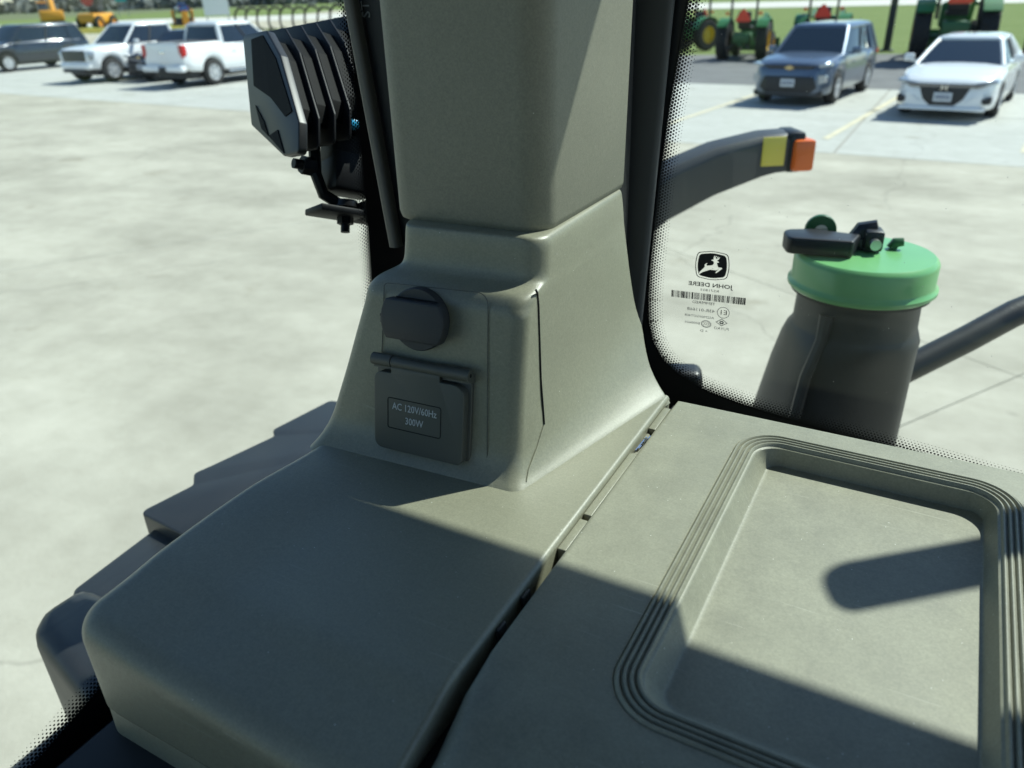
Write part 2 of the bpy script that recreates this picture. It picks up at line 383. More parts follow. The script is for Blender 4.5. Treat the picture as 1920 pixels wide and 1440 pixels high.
# ================================================================== VEHICLES
def wheel_mesh(R=.34, wd=.22, spokes=5):
    t = MB(); t.lathe([(R*.62, -wd/2), (R*.9, -wd/2), (R*.98, -wd*.42), (R, -wd*.25), (R, wd*.25), (R*.98, wd*.42), (R*.9, wd/2), (R*.62, wd/2), (R*.62, -wd/2)], axis=(1, 0, 0), n=32, cap=False)
    r = MB(); r.lathe([(R*.64, wd*.2), (R*.64, wd*.50), (R*.58, wd*.50), (R*.56, wd*.30), (R*.02, wd*.30)], axis=(1, 0, 0), n=28)
    for k in range(spokes):
        a = 2*pi*k/spokes; rot = Matrix.Rotation(a, 3, 'X')
        r.box(rot @ Vector((wd*.40, 0, R*.31)), (wd*.14, R*.15, R*.6), rot, bev=.008, seg=1)
    r.cyl((wd*.3, 0, 0), (wd*.5, 0, 0), R*.12, n=14)
    return t, r
def add_wheel(car, x, y, R, wd, rimmat, spokes=5):
    t, r = wheel_mesh(R, wd, spokes)
    wo_ = t.build('wheel', M_TYRE, car); wo_.location = (x, y, R)
    ri = r.build('rim', rimmat, wo_)
    if x < 0: wo_.rotation_euler = (0, 0, pi)
def car(name, label, cat, loc, rz, P, paint_m, group=None):
    L, W, Hh = P['L'], P['W'], P['H']; c = thing(name, label, cat, loc, rz, group)
    hw = W/2; top = P['top']; wid = P['wid']; Rw = P['R']; ra = Rw+.07; wys = P['wheels']; sill = P.get('sill', .22)
    ys = sorted(set([-L/2+L*i/70 for i in range(71)] + [yw+dx for yw in wys for dx in (-ra, ra, -ra*.96, ra*.96)] + [-L/2+.03, L/2-.03, L/2-.08, -L/2+.08]))
    rings = []
    for y in ys:
        zt = interp(top, y)[0]; ww = hw*interp(wid, y)[0]; zb = interp(P['bot'], y)[0]
        for yw in wys:
            d = abs(y-yw)
            if d < ra: zb = max(zb, Rw + sqrt(ra*ra-d*d)*.98)
        zb = min(zb, zt-.12); hgt = zt-zb
        h = [(0, zb), (ww*.95, zb), (ww*.985, zb+.04), (ww, zb+hgt*.3), (ww*1.0, zb+hgt*.55), (ww*.975, zb+hgt*.72), (ww*.955, zt-.085), (ww*.93, zt-.03), (ww*.86, zt-.004), (ww*.5, zt+.022), (0, zt+.03)]
        ring = [(x, y, z) for x, z in h] + [(-x, y, z) for x, z in h[-2:0:-1]]
        rings.append(ring)
    b = MB(); b.loft(rings); body = b.build('body', paint_m, c, angle=50)
    u = MB(); u.box((0, 0, .42), (W*.80, L*.9, .34)); u.build('underbody', M_BPLAS, c)
    # glasshouse
    g = P['gh']; zb0 = g['zb']; rings = []
    for t in (0, .12, .5, .88, 1.0):
        y0 = g['yr0']+(g['yr1']-g['yr0'])*t; y1 = g['yf0']+(g['yf1']-g['yf0'])*t; w2 = g['w0']+(g['w1']-g['w0'])*t
        z = zb0 + (Hh-.09-zb0)*t
        rings.append([(x, y, z) for x, y in rrect(-w2, w2, y0, y1, .12, 4)])
    b = MB(); b.loft(rings); b.build('windows', M_CGLASS, c, angle=60)
    zr = Hh-.10; rings = []
    for (ins, dz) in ((-.012, -.035), (-.018, 0), (-.004, .04), (.05, .07), (.16, .092), (.34, .10)):
        rings.append([(x, y, zr+dz) for x, y in rrect(-g['w1']+ins, g['w1']-ins, g['yr1']+ins, g['yf1']-ins, max(.05, .14-ins*.1), 4)])
    b = MB(); b.loft(rings); b.build('roof', paint_m, c, angle=60)
    def gp(sx, ty, t):    # point on glasshouse side; ty 0 rear 1 front
        y0 = g['yr0']+(g['yr1']-g['yr0'])*t; y1 = g['yf0']+(g['yf1']-g['yf0'])*t; w2 = g['w0']+(g['w1']-g['w0'])*t
        return Vector((sx*(w2-.005), y0+(y1-y0)*ty, zb0+(zr-zb0)*t))
    for sx in (-1, 1):
        for ty, rr, m_ in ((.985, .045, paint_m), (.54, .035, M_BPLAS), (.015, .06, paint_m), (P.get('dp', .2), .05, paint_m)):
            b = MB(); A = gp(sx, ty, -.05); Bp = gp(sx, ty, 1.0)
            if ty in (.985, .015): A.x -= sx*.03; Bp.x -= sx*.03
            b.tube([A, (A+Bp)/2 + Vector((sx*.006, 0, 0)), Bp], rr, 8); b.build('roof_pillar', m_, c)
        b = MB(); b.tube([gp(sx, ty, .0) + Vector((sx*.01, 0, 0)) for ty in (.1, .5, .95)], .02, 6); b.build('belt_trim', P.get('belt', M_BPLAS), c)
        yb = g['yf0']-.42
        b = MB(); b.box((sx*(hw+.10), yb, zb0+.10), (.20, .12, .15), bev=.035); b.box((sx*(hw-.02), yb+.02, zb0+.03), (.14, .05, .04)); b.build('door_mirror', P.get('mir', paint_m), c)
        for yy in P.get('doors', (g['yf0']-.75, g['yf0']-1.75)):
            b = MB(); b.box((sx*(hw*1.0+.004), yy, zb0-.16), (.03, .17, .025), bev=.008); b.build('door_handle', P.get('hand', paint_m), c)
        for yw in wys: add_wheel(c, sx*(hw-.125), yw, Rw, .24, P.get('rim', M_RIM), P.get('sp', 5))
    P['front'](c, P, paint_m); P['rear'](c, P, paint_m)
    return c
def slab(c, name, m, pts, y, thick, front=1, bev=.008):
    """flat shape in x,z on the nose (front=1) or tail (front=-1)"""
    b = MB(); b.prism(pts, (0, y, 0), (1, 0, 0), (0, 0, 1), (0, front, 0), -.06, thick); return b.build(name, m, c, bevel=bev)
def sedan_front(c, P, pm):
    y = P['L']/2
    slab(c, 'grille', M_BPLAS, [(-.45, .62), (.45, .62), (.36, .40), (.22, .28), (-.22, .28), (-.36, .40)], y-.01, .03)
    slab(c, 'grille_bar', mat('dark_chrome', (.18, .18, .19), .25, metal=.8), [(-.74, .685), (.74, .685), (.60, .615), (-.60, .615)], y-.015, .045)
    for s in (-1, 1):
        b = MB(); b.prism([(s*.50, .69), (s*.86, .76), (s*.90, .71), (s*.66, .635)], (0, y-.26, 0), (1, 0, 0), (0, 0, 1), (0, 1, 0), -.2, .22); b.build('headlight', M_HEADL, c, bevel=.01)
        b = MB(); b.prism([(s*.62, .40), (s*.84, .46), (s*.84, .33), (s*.74, .31)], (0, y-.12, 0), (1, 0, 0), (0, 0, 1), (0, 1, 0), -.1, .09); b.build('air_intake', M_BPLAS, c, bevel=.01)
        b = MB(); b.tube([(s*.42, y+.03, .36), (s*.55, y+.01, .45), (s*.84, y-.10, .52)], .012, 6); b.build('bumper_crease', pm, c)
    b = MB(); b.box((0, y+.0, .225), (1.56, .16, .07), bev=.03); b.build('lip_spoiler', pm, c)
    b = MB(); b.box((0, y+.045, .44), (.33, .02, .17), bev=.01); pl = b.build('number_plate', M_PLATE, c)
    b = MB()
    for k in range(6): b.box((-.11+.044*k, y+.058, .44), (.024, .004, .07))
    b.build('plate_characters', mat('plate_ink', (.10, .12, .2), .6), pl, smooth=False)
    # badge: an H shape in a rounded frame
    b = MB(); b.box((-.045, y+.05, .615), (.018, .02, .11)); b.box((.045, y+.05, .615), (.018, .02, .11)); b.box((0, y+.05, .615), (.08, .02, .018)); b.build('badge', M_CHROME, c)
def sedan_rear(c, P, pm):
    y = -P['L']/2
    for s in (-1, 1): slab(c, 'tail_light', M_RED, [(s*.45, .92), (s*.84, .94), (s*.84, .82), (s*.5, .83)], y+.05, .06, -1)
def suv_front(c, P, pm):
    y = P['L']/2
    slab(c, 'lower_grille', M_BPLAS, [(-.56, .64), (.56, .64), (.66, .40), (.5, .28), (-.5, .28), (-.66, .40)], y-.01, .03)
    slab(c, 'bumper_skirt', M_BPLAS, [(-.80, .32), (.80, .32), (.76, .20), (-.76, .20)], y-.04, .04)
    slab(c, 'upper_grille', M_BPLAS, [(-.60, .86), (.60, .86), (.48, .79), (-.48, .79)], y-.02, .025)
    for s in (-1, 1):
        b = MB(); b.prism([(s*.62, .88), (s*.86, .92), (s*.87, .86), (s*.66, .82)], (0, y-.2, 0), (1, 0, 0), (0, 0, 1), (0, 1, 0), -.2, .17); b.build('running_light', M_HEADL, c, bevel=.01)
        b = MB(); b.prism(arc_poly([(s*.64, .66), (s*.82, .68), (s*.82, .52), (s*.68, .48)], .03, 3), (0, y-.1, 0), (1, 0, 0), (0, 0, 1), (0, 1, 0), -.1, .10); b.build('headlight', M_HEADL, c)
    b = MB(); b.box((0, y+.04, .50), (.32, .02, .17), bev=.01); pl = b.build('number_plate', M_PLATE, c)
    b = MB()
    for k in range(6): b.box((-.11+.044*k, y+.053, .50), (.024, .004, .07))
    b.build('plate_characters', mat('plate_ink', (.10, .12, .2), .6), pl, smooth=False)
    b = MB(); b.prism([(-.11, .80), (-.045, .80), (-.04, .775), (.04, .775), (.045, .80), (.11, .80), (.09, .84), (.045, .84), (.04, .865), (-.04, .865), (-.045, .84), (-.09, .84)], (0, y, 0), (1, 0, 0), (0, 0, 1), (0, 1, 0), 0, .035); b.build('badge', mat('gold_badge', (.5, .38, .2), .3, metal=.8), c)
def suv_rear(c, P, pm):
    y = -P['L']/2
    for s in (-1, 1): slab(c, 'tail_light', M_RED, [(s*.55, 1.0), (s*.82, 1.0), (s*.84, .86), (s*.6, .86)], y+.03, .06, -1)
def truck_front(c, P, pm):
    y = P['L']/2
    slab(c, 'grille', M_BPLAS, arc_poly([(-.68, 1.10), (.68, 1.10), (.64, .74), (-.64, .74)], .05, 3), y-.02, .04)
    b = MB()
    for k in (0, 1): b.box((0, y+.03, .87+.13*k), (1.25, .03, .035), bev=.01)
    b.build('grille_bar', P['gb'], c)
    for s in (-1, 1):
        b = MB(); b.box((s*.80, y-.14, .93), (.22, .26, .30), bev=.05); b.build('headlight', M_HEADL, c)
    b = MB(); b.box((0, y-.03, .58), (1.70, .24, .24), bev=.09); b.build('bumper', pm, c)
    b = MB(); b.box((0, y+.08, .42), (1.3, .12, .12), bev=.03); b.build('air_dam', M_BPLAS, c)
def truck_rear(c, P, pm):
    y = -P['L']/2
    slab(c, 'tailgate', pm, arc_poly([(-.78, 1.34), (.78, 1.34), (.78, .80), (-.78, .80)], .03, 3), y, .03, -1)
    for s in (-1, 1):
        b = MB(); b.prism([(s*.80, 1.32), (s*1.0, 1.32), (s*1.0, 1.02), (s*.93, .90), (s*.82, 1.05)], (0, y+.02, 0), (1, 0, 0), (0, 0, 1), (0, -1, 0), -.12, .04); b.build('tail_light', M_RED, c, bevel=.01)
    b = MB(); b.box((-.58, y-.08, .60), (.78, .22, .20), bev=.05); b.box((.58, y-.08, .60), (.78, .22, .20), bev=.05); b.build('bumper', P.get('rb', pm), c)
    b = MB(); b.box((0, y-.05, .56), (.5, .2, .14), bev=.02); b.build('hitch', M_BPLAS, c)
    b = MB(); b.box((0, y+.88, 1.372), (1.62, 1.66, .03), bev=.01); b.build('bed_cover', mat('bed_liner', (.05, .05, .055), .8), c)
    b = MB(); b.box((0, y-.035, 1.10), (.26, .01, .11), bev=.01); b.build('badge', M_CHROME, c)
def running_boards(c, P):
    for s in (-1, 1):
        b = MB(); b.box((s*(P['W']/2-.03), .05, .40), (.17, 2.2, .06), bev=.02); b.build('running_board', M_CHROME if P.get('chr') else M_BPLAS, c)
L = 4.9
sedan = dict(L=L, W=1.86, H=1.45, R=.335, wheels=(-1.38, 1.45), sill=.2,
    top=[(-2.45, .92), (-2.38, .99), (-1.8, 1.02), (-.9, .99), (.9, .96), (1.5, .90), (2.1, .80), (2.33, .72), (2.45, .62)],
    wid=[(-2.45, .82), (-2.3, .92), (-1.8, .99), (1.6, .99), (2.05, .94), (2.3, .84), (2.45, .70)],
    bot=[(-2.45, .45), (-2.3, .25), (-2, .2), (2.2, .2), (2.45, .26)],
    gh=dict(zb=.93, yr0=-2.05, yr1=-1.15, yf0=1.18, yf1=.30, w0=.83, w1=.62), front=sedan_front, rear=sedan_rear, dp=.24, sp=5, belt=M_CHROME)
suv = dict(L=4.4, W=1.80, H=1.66, R=.345, wheels=(-1.30, 1.35), sill=.25,
    top=[(-2.2, .9), (-2.12, 1.05), (-1, 1.05), (.8, 1.06), (1.3, 1.03), (1.9, .95), (2.12, .88), (2.2, .78)],
    wid=[(-2.2, .86), (-2.05, .95), (-1.6, 1.0), (1.5, 1.0), (1.9, .96), (2.1, .88), (2.2, .76)],
    bot=[(-2.2, .42), (-2.05, .27), (2.0, .25), (2.2, .26)],
    gh=dict(zb=1.0, yr0=-2.10, yr1=-1.80, yf0=1.02, yf1=.28, w0=.82, w1=.66), front=suv_front, rear=suv_rear, dp=.2, sp=5)
truck = dict(L=5.6, W=2.03, H=1.95, R=.41, wheels=(-1.65, 2.0), sill=.42,
    top=[(-2.8, 1.36), (-1.15, 1.36), (-1.10, 1.30), (1.1, 1.27), (1.3, 1.25), (2.35, 1.20), (2.7, 1.15), (2.8, 1.08)],
    wid=[(-2.8, .94), (-2.6, .99), (2.25, .99), (2.6, .93), (2.8, .78)],
    bot=[(-2.8, .62), (-2.5, .50), (-2, .46), (2.4, .46), (2.8, .50)],
    gh=dict(zb=1.22, yr0=-1.12, yr1=-1.0, yf0=1.30, yf1=.55, w0=.93, w1=.74), front=truck_front, rear=truck_rear, dp=.03, sp=6, doors=(.45, -.6), gb=M_BPLAS)
car('parked_sedan', 'white four-door sedan facing the cab at the right of the parking row', 'car', (-.06, 20.6, .012), pi-radians(6.5), sedan, M_WHITE)
car('parked_suv', 'blue-grey compact SUV parked nose out beside the white sedan', 'car', (-3.28, 21.7, .012), pi-radians(7.5), suv, M_BLUE)
t1 = dict(truck); t1['gb'] = mat('dark_chrome', (.18, .18, .19), .25, metal=.8); t1['chr'] = 1
o = car('pickup_truck', 'white pickup truck parked nose out with black grille, left of the other white one', 'pickup truck', (-28.75, 21.75, .012), pi, t1, M_WHITE); running_boards(o, t1)
t2 = dict(truck); t2['chr'] = 1
o = car('pickup_truck', 'white pickup truck parked with its tailgate and red tail light towards the cab', 'pickup truck', (-23.5, 21.45, .012), 0, t2, M_WHITE); running_boards(o, t2)
t3 = dict(suv); t3.update(L=4.4)
car('parked_suv', 'dark SUV mostly hidden between the two white pickups', 'car', (-26.5, 22.15, .012), pi, t3, M_NAVY)
t4 = dict(suv); t4.update(L=5.3, W=2.0, H=1.9, R=.38, wheels=(-1.55, 1.55), belt=M_CHROME,
    top=[(-2.65, 1.1), (-2.55, 1.22), (-1, 1.24), (1.0, 1.22), (1.5, 1.18), (2.3, 1.12), (2.55, 1.02), (2.65, .9)],
    wid=[(-2.65, .9), (-2.4, .97), (2.2, .98), (2.5, .92), (2.65, .82)], bot=[(-2.65, .5), (-2.4, .36), (2.4, .34), (2.65, .4)],
    gh=dict(zb=1.16, yr0=-2.55, yr1=-2.25, yf0=1.3, yf1=.5, w0=.92, w1=.74))
car('parked_suv', 'large navy SUV with bright window trim at the far left of the lot', 'car', (-38.75, 23.3, .012), pi, t4, M_NAVY)
t5 = dict(truck)
car('passing_pickup', 'blue pickup truck on the far road under the horizon', 'pickup truck', (-226, 190, .0), radians(60), t5, mat('bright_blue_paint', (.03, .10, .40), .3, coat=1)).scale = (1.5, 1.5, 1.5)

# ================================================================== GREEN TRACTORS
def lug_tyre(c, x, y, R, wd, rimc, name='rear_wheel'):
    s = 1 if x > 0 else -1
    t = MB(); t.lathe([(R*.55, -wd/2), (R*.88, -wd/2), (R*.95, -wd*.40), (R*.96, 0), (R*.95, wd*.40), (R*.88, wd/2), (R*.55, wd/2), (R*.55, -wd/2)], axis=(1, 0, 0), n=36, cap=False)
    for k in range(20):
        for sd in (-1, 1):
            a = 2*pi*(k+.5*(sd > 0))/20; rot = Matrix.Rotation(a, 3, 'X') @ Matrix.Rotation(sd*radians(38), 3, 'Z')
            t.box(Matrix.Rotation(a, 3, 'X') @ Vector((sd*wd*.24, 0, R*.975)), (wd*.52, R*.055, R*.075), rot)
    o = t.build(name, M_TYRE, c); o.location = (x, y, R)
    r = MB(); r.lathe([(R*.57, s*wd*.1), (R*.57, s*wd*.46), (R*.52, s*wd*.47), (R*.48, s*wd*.1), (R*.2, s*wd*.05), (R*.18, s*wd*.2), (R*.02, s*wd*.2)], axis=(1, 0, 0), n=28)
    r.build('rim', rimc, o)
def tractor(label, loc, rz, sc=1.0, loader=True, canopy=False):
    c = thing('tractor', label, 'tractor', loc, rz, 'green tractors on the grass edge'); c.scale = (sc, sc, sc)
    for s in (-1, 1):
        lug_tyre(c, s*.74, -.55, .68, .40, M_YEL)
        lug_tyre(c, s*.66, 1.35, .44, .28, M_YEL, 'front_wheel')
        b = MB(); ring = []
        for k in range(9):
            a = radians(20+15*k); ring.append([(s*.52, -.55+.80*cos(a), .68+.78*sin(a)), (s*.93, -.55+.80*cos(a), .68+.78*sin(a)), (s*.93, -.55+.76*cos(a), .68+.74*sin(a)), (s*.52, -.55+.76*cos(a), .68+.74*sin(a))])
        b.loft(ring); b.build('fender', M_TGREEN, c)
        b = MB(); b.box((s*.46, -.95, 1.75), (.075, .09, 1.5), bev=.01); b.build('roll_bar_post', M_BPLAS, c)
        b = MB(); b.box((s*.60, -.98, 1.62), (.14, .07, .10), bev=.02); b.build('flasher', M_ORANGE, c)
    b = MB(); b.box((0, -.95, 2.5), (1.0, .08, .08), bev=.01); b.build('roll_bar', M_BPLAS, c)
    hood = MB(); R_ = []
    for y, w_, z1 in ((.25, .32, 1.36), (.6, .32, 1.36), (1.3, .30, 1.30), (1.7, .27, 1.2), (1.82, .22, 1.08)):
        R_.append([(x, y, z) for x, z in rrect(-w_, w_, .72, z1, .1, 3)])
    hood.loft(R_); hood.build('hood', M_TGREEN, c)
    b = MB(); b.box((0, .5, .62), (.42, 2.1, .30), bev=.04); b.box((0, -.6, .75), (.5, .8, .42), bev=.05); b.box((0, 1.35, .46), (1.2, .16, .14), bev=.02); b.build('chassis', M_DGREEN, c)
    b = MB(); b.box((0, -1.05, .78), (.62, .14, .34), bev=.03); b.box((0, -1.12, .56), (.16, .3, .10), bev=.02); b.build('rear_hitch', M_DGREEN, c)
    b = MB()
    for s in (-1, 1): b.tube([(s*.18, -1.0, .62), (s*.36, -1.45, .48), (s*.38, -1.7, .48)], .035, 6)
    b.build('lift_arm', M_BPLAS, c)
    b = MB(); b.box((0, -.45, 1.12), (.5, .48, .12), bev=.04); b.box((0, -.74, 1.42), (.48, .12, .52), bev=.05); b.build('seat', M_BPLAS, c)
    b = MB(); b.prism([(-.24, 1.34), (.24, 1.34), (.28, 1.40), (.05, 1.76), (-.05, 1.76), (-.28, 1.40)], (0, -1.06, 0), (1, 0, 0), (0, 0, 1), (0, 1, 0), -.01, .012); b.build('warning_triangle', M_SMV, c)
    if loader:
        for s in (-1, 1):
            b = MB(); b.tube([(s*.48, .35, 1.3), (s*.5, .75, 1.55), (s*.5, 1.6, 1.35), (s*.5, 2.3, .55), (s*.5, 2.45, .35)], .065, 6); b.build('loader_arm', M_TGREEN, c)
        b = MB(); b.loft([[(x, y, z) for x in (sx,) for y, z in ((2.4, .12), (3.0, .10), (3.0, .14), (2.45, .20), (2.42, .62), (2.38, .62))] for sx in (-.85, .85)]); b.build('bucket', M_DGREEN, c)
    if canopy:
        b = MB(); b.box((0, -.5, 2.55), (1.25, 1.3, .1), bev=.03); b.build('canopy', M_DGREEN, c)
        for s in (-1, 1):
            b = MB(); b.box((s*.34, -.95, 1.95), (.16, .1, .8), bev=.02); b.build('canopy_post', M_TGREEN, c)
    return c
tractor('green tractor with loader seen from behind, between the pillar and the blue-grey SUV', (-7.75, 32.9, 0), radians(2))
tractor('green tractor mostly hidden behind the roof of the blue-grey SUV', (-5.15, 34.1, 0), radians(3), 1.05)
tractor('large green tractor with green roof posts behind the white sedan', (-.78, 33.2, 0), radians(5), 1.35, canopy=True)
tractor('small green tractor with bright yellow wheels nearest the frosted glass edge', (-11.4, 36.9, 0), radians(150), .95)

# ================================================================== POLES, SIGNS, MACHINES FAR OFF
M_POLE = mat('dark_pole_paint', (.03, .033, .035), .5)
def pole(name, label, cat, x, y, wdt, h, z0=0):
    c = thing(name, label, cat, (x, y, z0))
    b = MB(); b.box((0, 0, .02), (wdt*1.9, wdt*1.9, .04), bev=.01); b.build('base_plate', M_POLE, c)
    b = MB(); b.loft([[(px*k, py*k, z) for px, py in rrect(-wdt/2, wdt/2, -wdt/2, wdt/2, wdt*.15, 3)] for z, k in ((.04, 1), (h, .8))]); b.build('shaft', M_POLE, c)
    b = MB(); b.box((0, -.4, h), (.3, .9, .12), bev=.03); b.build('lamp_head', M_POLE, c)
pole('light_pole', 'dark square light pole standing between the SUV and the white sedan', 'light pole', -3.1, 37.4, .27, 8.5)
pole('light_pole', 'dark square light pole at the right edge behind the white sedan', 'light pole', 1.75, 35.9, .30, 8.5)
pole('light_pole', 'dark light pole beside the road behind the first white pickup', 'light pole', -104.4, 74.3, .85, 14)
def signboard(name, label, x, y, z, wd, ht, m, posts=True, rz=0, octo=False):
    c = thing(name, label, 'sign', (x, y, 0), rz)
    b = MB()
    pts = [(wd/2*cos(radians(22.5+45*k)), ht/2*sin(radians(22.5+45*k))) for k in range(8)] if octo else rrect(-wd/2, wd/2, -ht/2, ht/2, .08, 3)
    b.prism(pts, (0, 0, z), (1, 0, 0), (0, 0, 1), (0, -1, 0), 0, .12); b.build('panel', m, c)
    for s in ((-1, 1) if not octo else (0,)):
        b = MB(); b.box((s*wd*.42, .12, z/2), (.14, .14, z)); b.build('post', mat('galvanised_post', (.4, .41, .42), .5, metal=.5), c)
signboard('road_sign', 'pale blank-looking signboard on two posts beyond the road', -89, 80.5, 2.2, 3.2, 2.2, M_LIFT, rz=radians(48))
signboard('stop_sign', 'small red octagonal sign far off on the left', -198, 138, 4.3, 3.0, 3.0, M_RED, rz=radians(55), octo=True)
signboard('street_sign', 'small teal sign far off to the right of the red one', -187, 139.5, 4.4, 2.6, 1.6, M_TEAL, rz=radians(52))
# yellow excavator
c = thing('excavator', 'yellow excavator with blue cab windows behind the navy SUV', 'excavator', (-104, 67, 0), radians(60))
for s in (-1, 1):
    b = MB(); b.prism(arc_poly([(-2.1, 0), (2.1, 0), (2.1, .95), (-2.1, .95)], .42, 5), (s*1.2, 0, 0), (0, 1, 0), (0, 0, 1), (1, 0, 0), -.3, .3); b.build('track', M_TYRE, c)
b = MB(); b.box((0, -.9, 1.75), (2.7, 2.4, 1.2), bev=.2); b.build('engine_cover', M_ORANGEP, c)
b = MB(); b.box((0, .2, 1.2), (2.6, 3.6, .35), bev=.05); b.build('deck', M_BPLAS, c)
b = MB(); b.box((-.75, .95, 2.3), (1.1, 1.5, 1.8), bev=.12); cb = b.build('cab', M_CGLASS, c)
b = MB(); b.box((-.75, .95, 3.28), (1.25, 1.7, .18), bev=.06); b.build('cab_roof', M_ORANGEP, cb)
b = MB(); b.loft([[(x, y, z) for x, z in rrect(.25, .75, zc-h_, zc+h_, .05, 2)] for y, zc, h_ in ((1.2, 1.9, .3), (2.8, 3.6, .4), (4.6, 3.9, .3))]); b.build('boom', M_ORANGEP, c)
b = MB(); b.tube([(.5, 4.5, 3.9), (.5, 5.6, 2.6), (.5, 5.2, 1.2)], .25, 6); b.build('stick', M_ORANGEP, c)
b = MB(); b.lathe([(.6, -.5), (.65, 0), (.6, .5)], o=(.5, 5.0, .7), axis=(1, 0, 0), n=12); b.build('bucket', M_BPLAS, c)
# wheel loader next to it
c = thing('wheel_loader', 'low orange machine to the right of the yellow excavator', 'loader', (-98, 69, 0), radians(20))
b = MB(); b.box((0, 0, 1.3), (2.4, 4.2, 1.1), bev=.25); b.build('engine_cover', M_ORANGEP, c)
for s in (-1, 1):
    for y in (-1.4, 1.5): lug_tyre(c, s*1.2, y, .8, .5, M_ORANGEP, 'wheel')
b = MB(); b.box((.1, .3, 2.2), (1.3, 1.3, 1.0), bev=.1); b.build('cab', M_BPLAS, c)
b = MB(); b.loft([[(sx, y, z) for y, z in ((2.3, .2), (3.3, .15), (3.3, .22), (2.5, .4), (2.45, 1.1), (2.35, 1.1))] for sx in (-1.3, 1.3)]); b.build('bucket', M_ORANGEP, c)
# attachments rack behind the pickups
c = thing('skid_steer', 'black and orange skid steer seen above the white pickups', 'skid steer', (-68.5, 57.6, 0), radians(50))
b = MB(); b.box((0, 0, .9), (1.5, 2.6, .9), bev=.1); b.build('chassis', M_BPLAS, c)
b = MB()
for sx in (-.75, .75):
    for y in (-.8, .5): b.box((sx, y, 1.8), (.1, .1, 1.4))
b.box((0, -.15, 2.45), (1.7, 1.6, .12)); b.build('cab_frame', M_BPLAS, c)
b = MB(); b.box((.2, -1.35, 1.3), (.6, .4, 1.3), bev=.05); b.build('engine_door', M_ORANGEP, c)
for s in (-1, 1):
    for y in (-.8, .8): lug_tyre(c, s*.9, y, .45, .34, M_ORANGEP, 'wheel')
    b = MB(); b.tube([(s*.9, -1.2, 1.9), (s*.9, .6, 2.0), (s*.9, 2.0, .6)], .12, 6); b.build('lift_arm', M_ORANGEP, c)
# curved hoops of stacked steel equipment along the gravel lot
M_HOOP = mat('dull_brown_steel', (.05, .045, .038), .7)
def hoop(loc, rz, s, first=[None]):
    if first[0] is None:
        b = MB()
        b.tube([(-.5, 0, 0), (-.62, 0, .8), (-.5, 0, 1.55), (-.1, 0, 1.95), (.45, 0, 1.9), (.75, 0, 1.6)], .11, 6)
        b.box((-.5, 0, .06), (.5, .9, .12)); b.tube([(-.56, 0, .4), (.2, 0, .05)], .05, 5)
        o = b.build('curved_steel_shank', M_HOOP); first[0] = o
    else:
        o = first[0].copy(); col.objects.link(o)
    o.location = loc; o.rotation_euler = (0, 0, rz); o.scale = (s, s, s)
    return o
rnd = random.Random(11)
for k in range(11):
    t = k/10; x = -64.0 + 17.5*t; y = 60.8 - 2.6*t
    which = ['leftmost', 'second from the left', 'third from the left', 'fourth from the left', 'fifth from the left', 'middle one', 'fifth from the right', 'fourth from the right', 'third from the right', 'second from the right', 'rightmost'][k]
    tag(hoop((x, y, 0), radians(30+rnd.uniform(-8, 8)), 1.0+.08*rnd.random()), which + ' of the row of curved dark steel shanks on the gravel lot', 'farm implement', 'row of curved steel shanks')
# low yellow pipe rail behind the pickups
c = thing('pipe_rail', 'low yellow pipe rail behind the first white pickup', 'railing', (0, 0, 0))
b = MB(); b.tube([(-66, 41, .9), (-54, 44, .9), (-47.5, 45.5, .9)], .16, 8); b.build('rail', M_REFY, c)
for x, y in ((-65, 41.3), (-59, 42.8), (-53.5, 44.1), (-48, 45.4)):
    b = MB(); b.cyl((x, y, 0), (x, y, .9), .1, n=8); b.build('post', M_REFY, c)

# ================================================================== OUTSIDE THE CAB, ON THE MACHINE
def D(x, y, zr): return Vector((x, y, DZ+zr))
# filler tank with green cap
ft = thing('filler_neck', 'tall black filler tank with a round green screw cap outside the windshield', 'tank', D(-.09, 1.375, -.042))
b = MB(); prof = [(.10, .0, -.055), (.099, .0, -.07), (.101, 0, -.122), (.104, -.001, -.130), (.110, -.006, -.142), (.112, -.009, -.165), (.117, -.013, -.22), (.126, -.022, -.32), (.142, -.036, -.50), (.155, -.044, -.9), (.16, -.04, -1.5)]
R_ = []
for i, (r, ox, z) in enumerate(prof):
    q = min(1, max(0, (z+.13)/-.05)); pts = []
    for k in range(48):
        a = 2*pi*k/48; e = 1/(abs(cos(a-.5))**4+abs(sin(a-.5))**4)**.25
        rr = r*((1-q)+q*(.30*1+.70*e)*.93); pts.append((ox*q+rr*cos(a), rr*sin(a), z))
    R_.append(pts)
b.loft(R_); b.build('tank_body', M_RUBBER, ft)
b = MB(); b.tube([(-.035, -.096, -.085), (-.037, -.100, -.13), (-.050, -.122, -.19), (-.075, -.15, -.5)], [.012, .010, .010, .010], 8); b.build('moulded_rib', M_RUBBER, ft)
b = MB(); b.lathe([(.104, -.060), (.115, -.060), (.119, -.056), (.119, -.051), (.1145, -.046), (.1135, -.043), (.1135, -.010), (.111, -.005), (.106, -.001), (.05, .001), (.001, .001)], n=64)
cap = b.build('cap', M_GREEN, ft, angle=28)
b = MB(); b.lathe([(.112, -.066), (.112, -.059), (.10, -.058)], n=48); b.build('cap_seal', M_BLACK, ft)
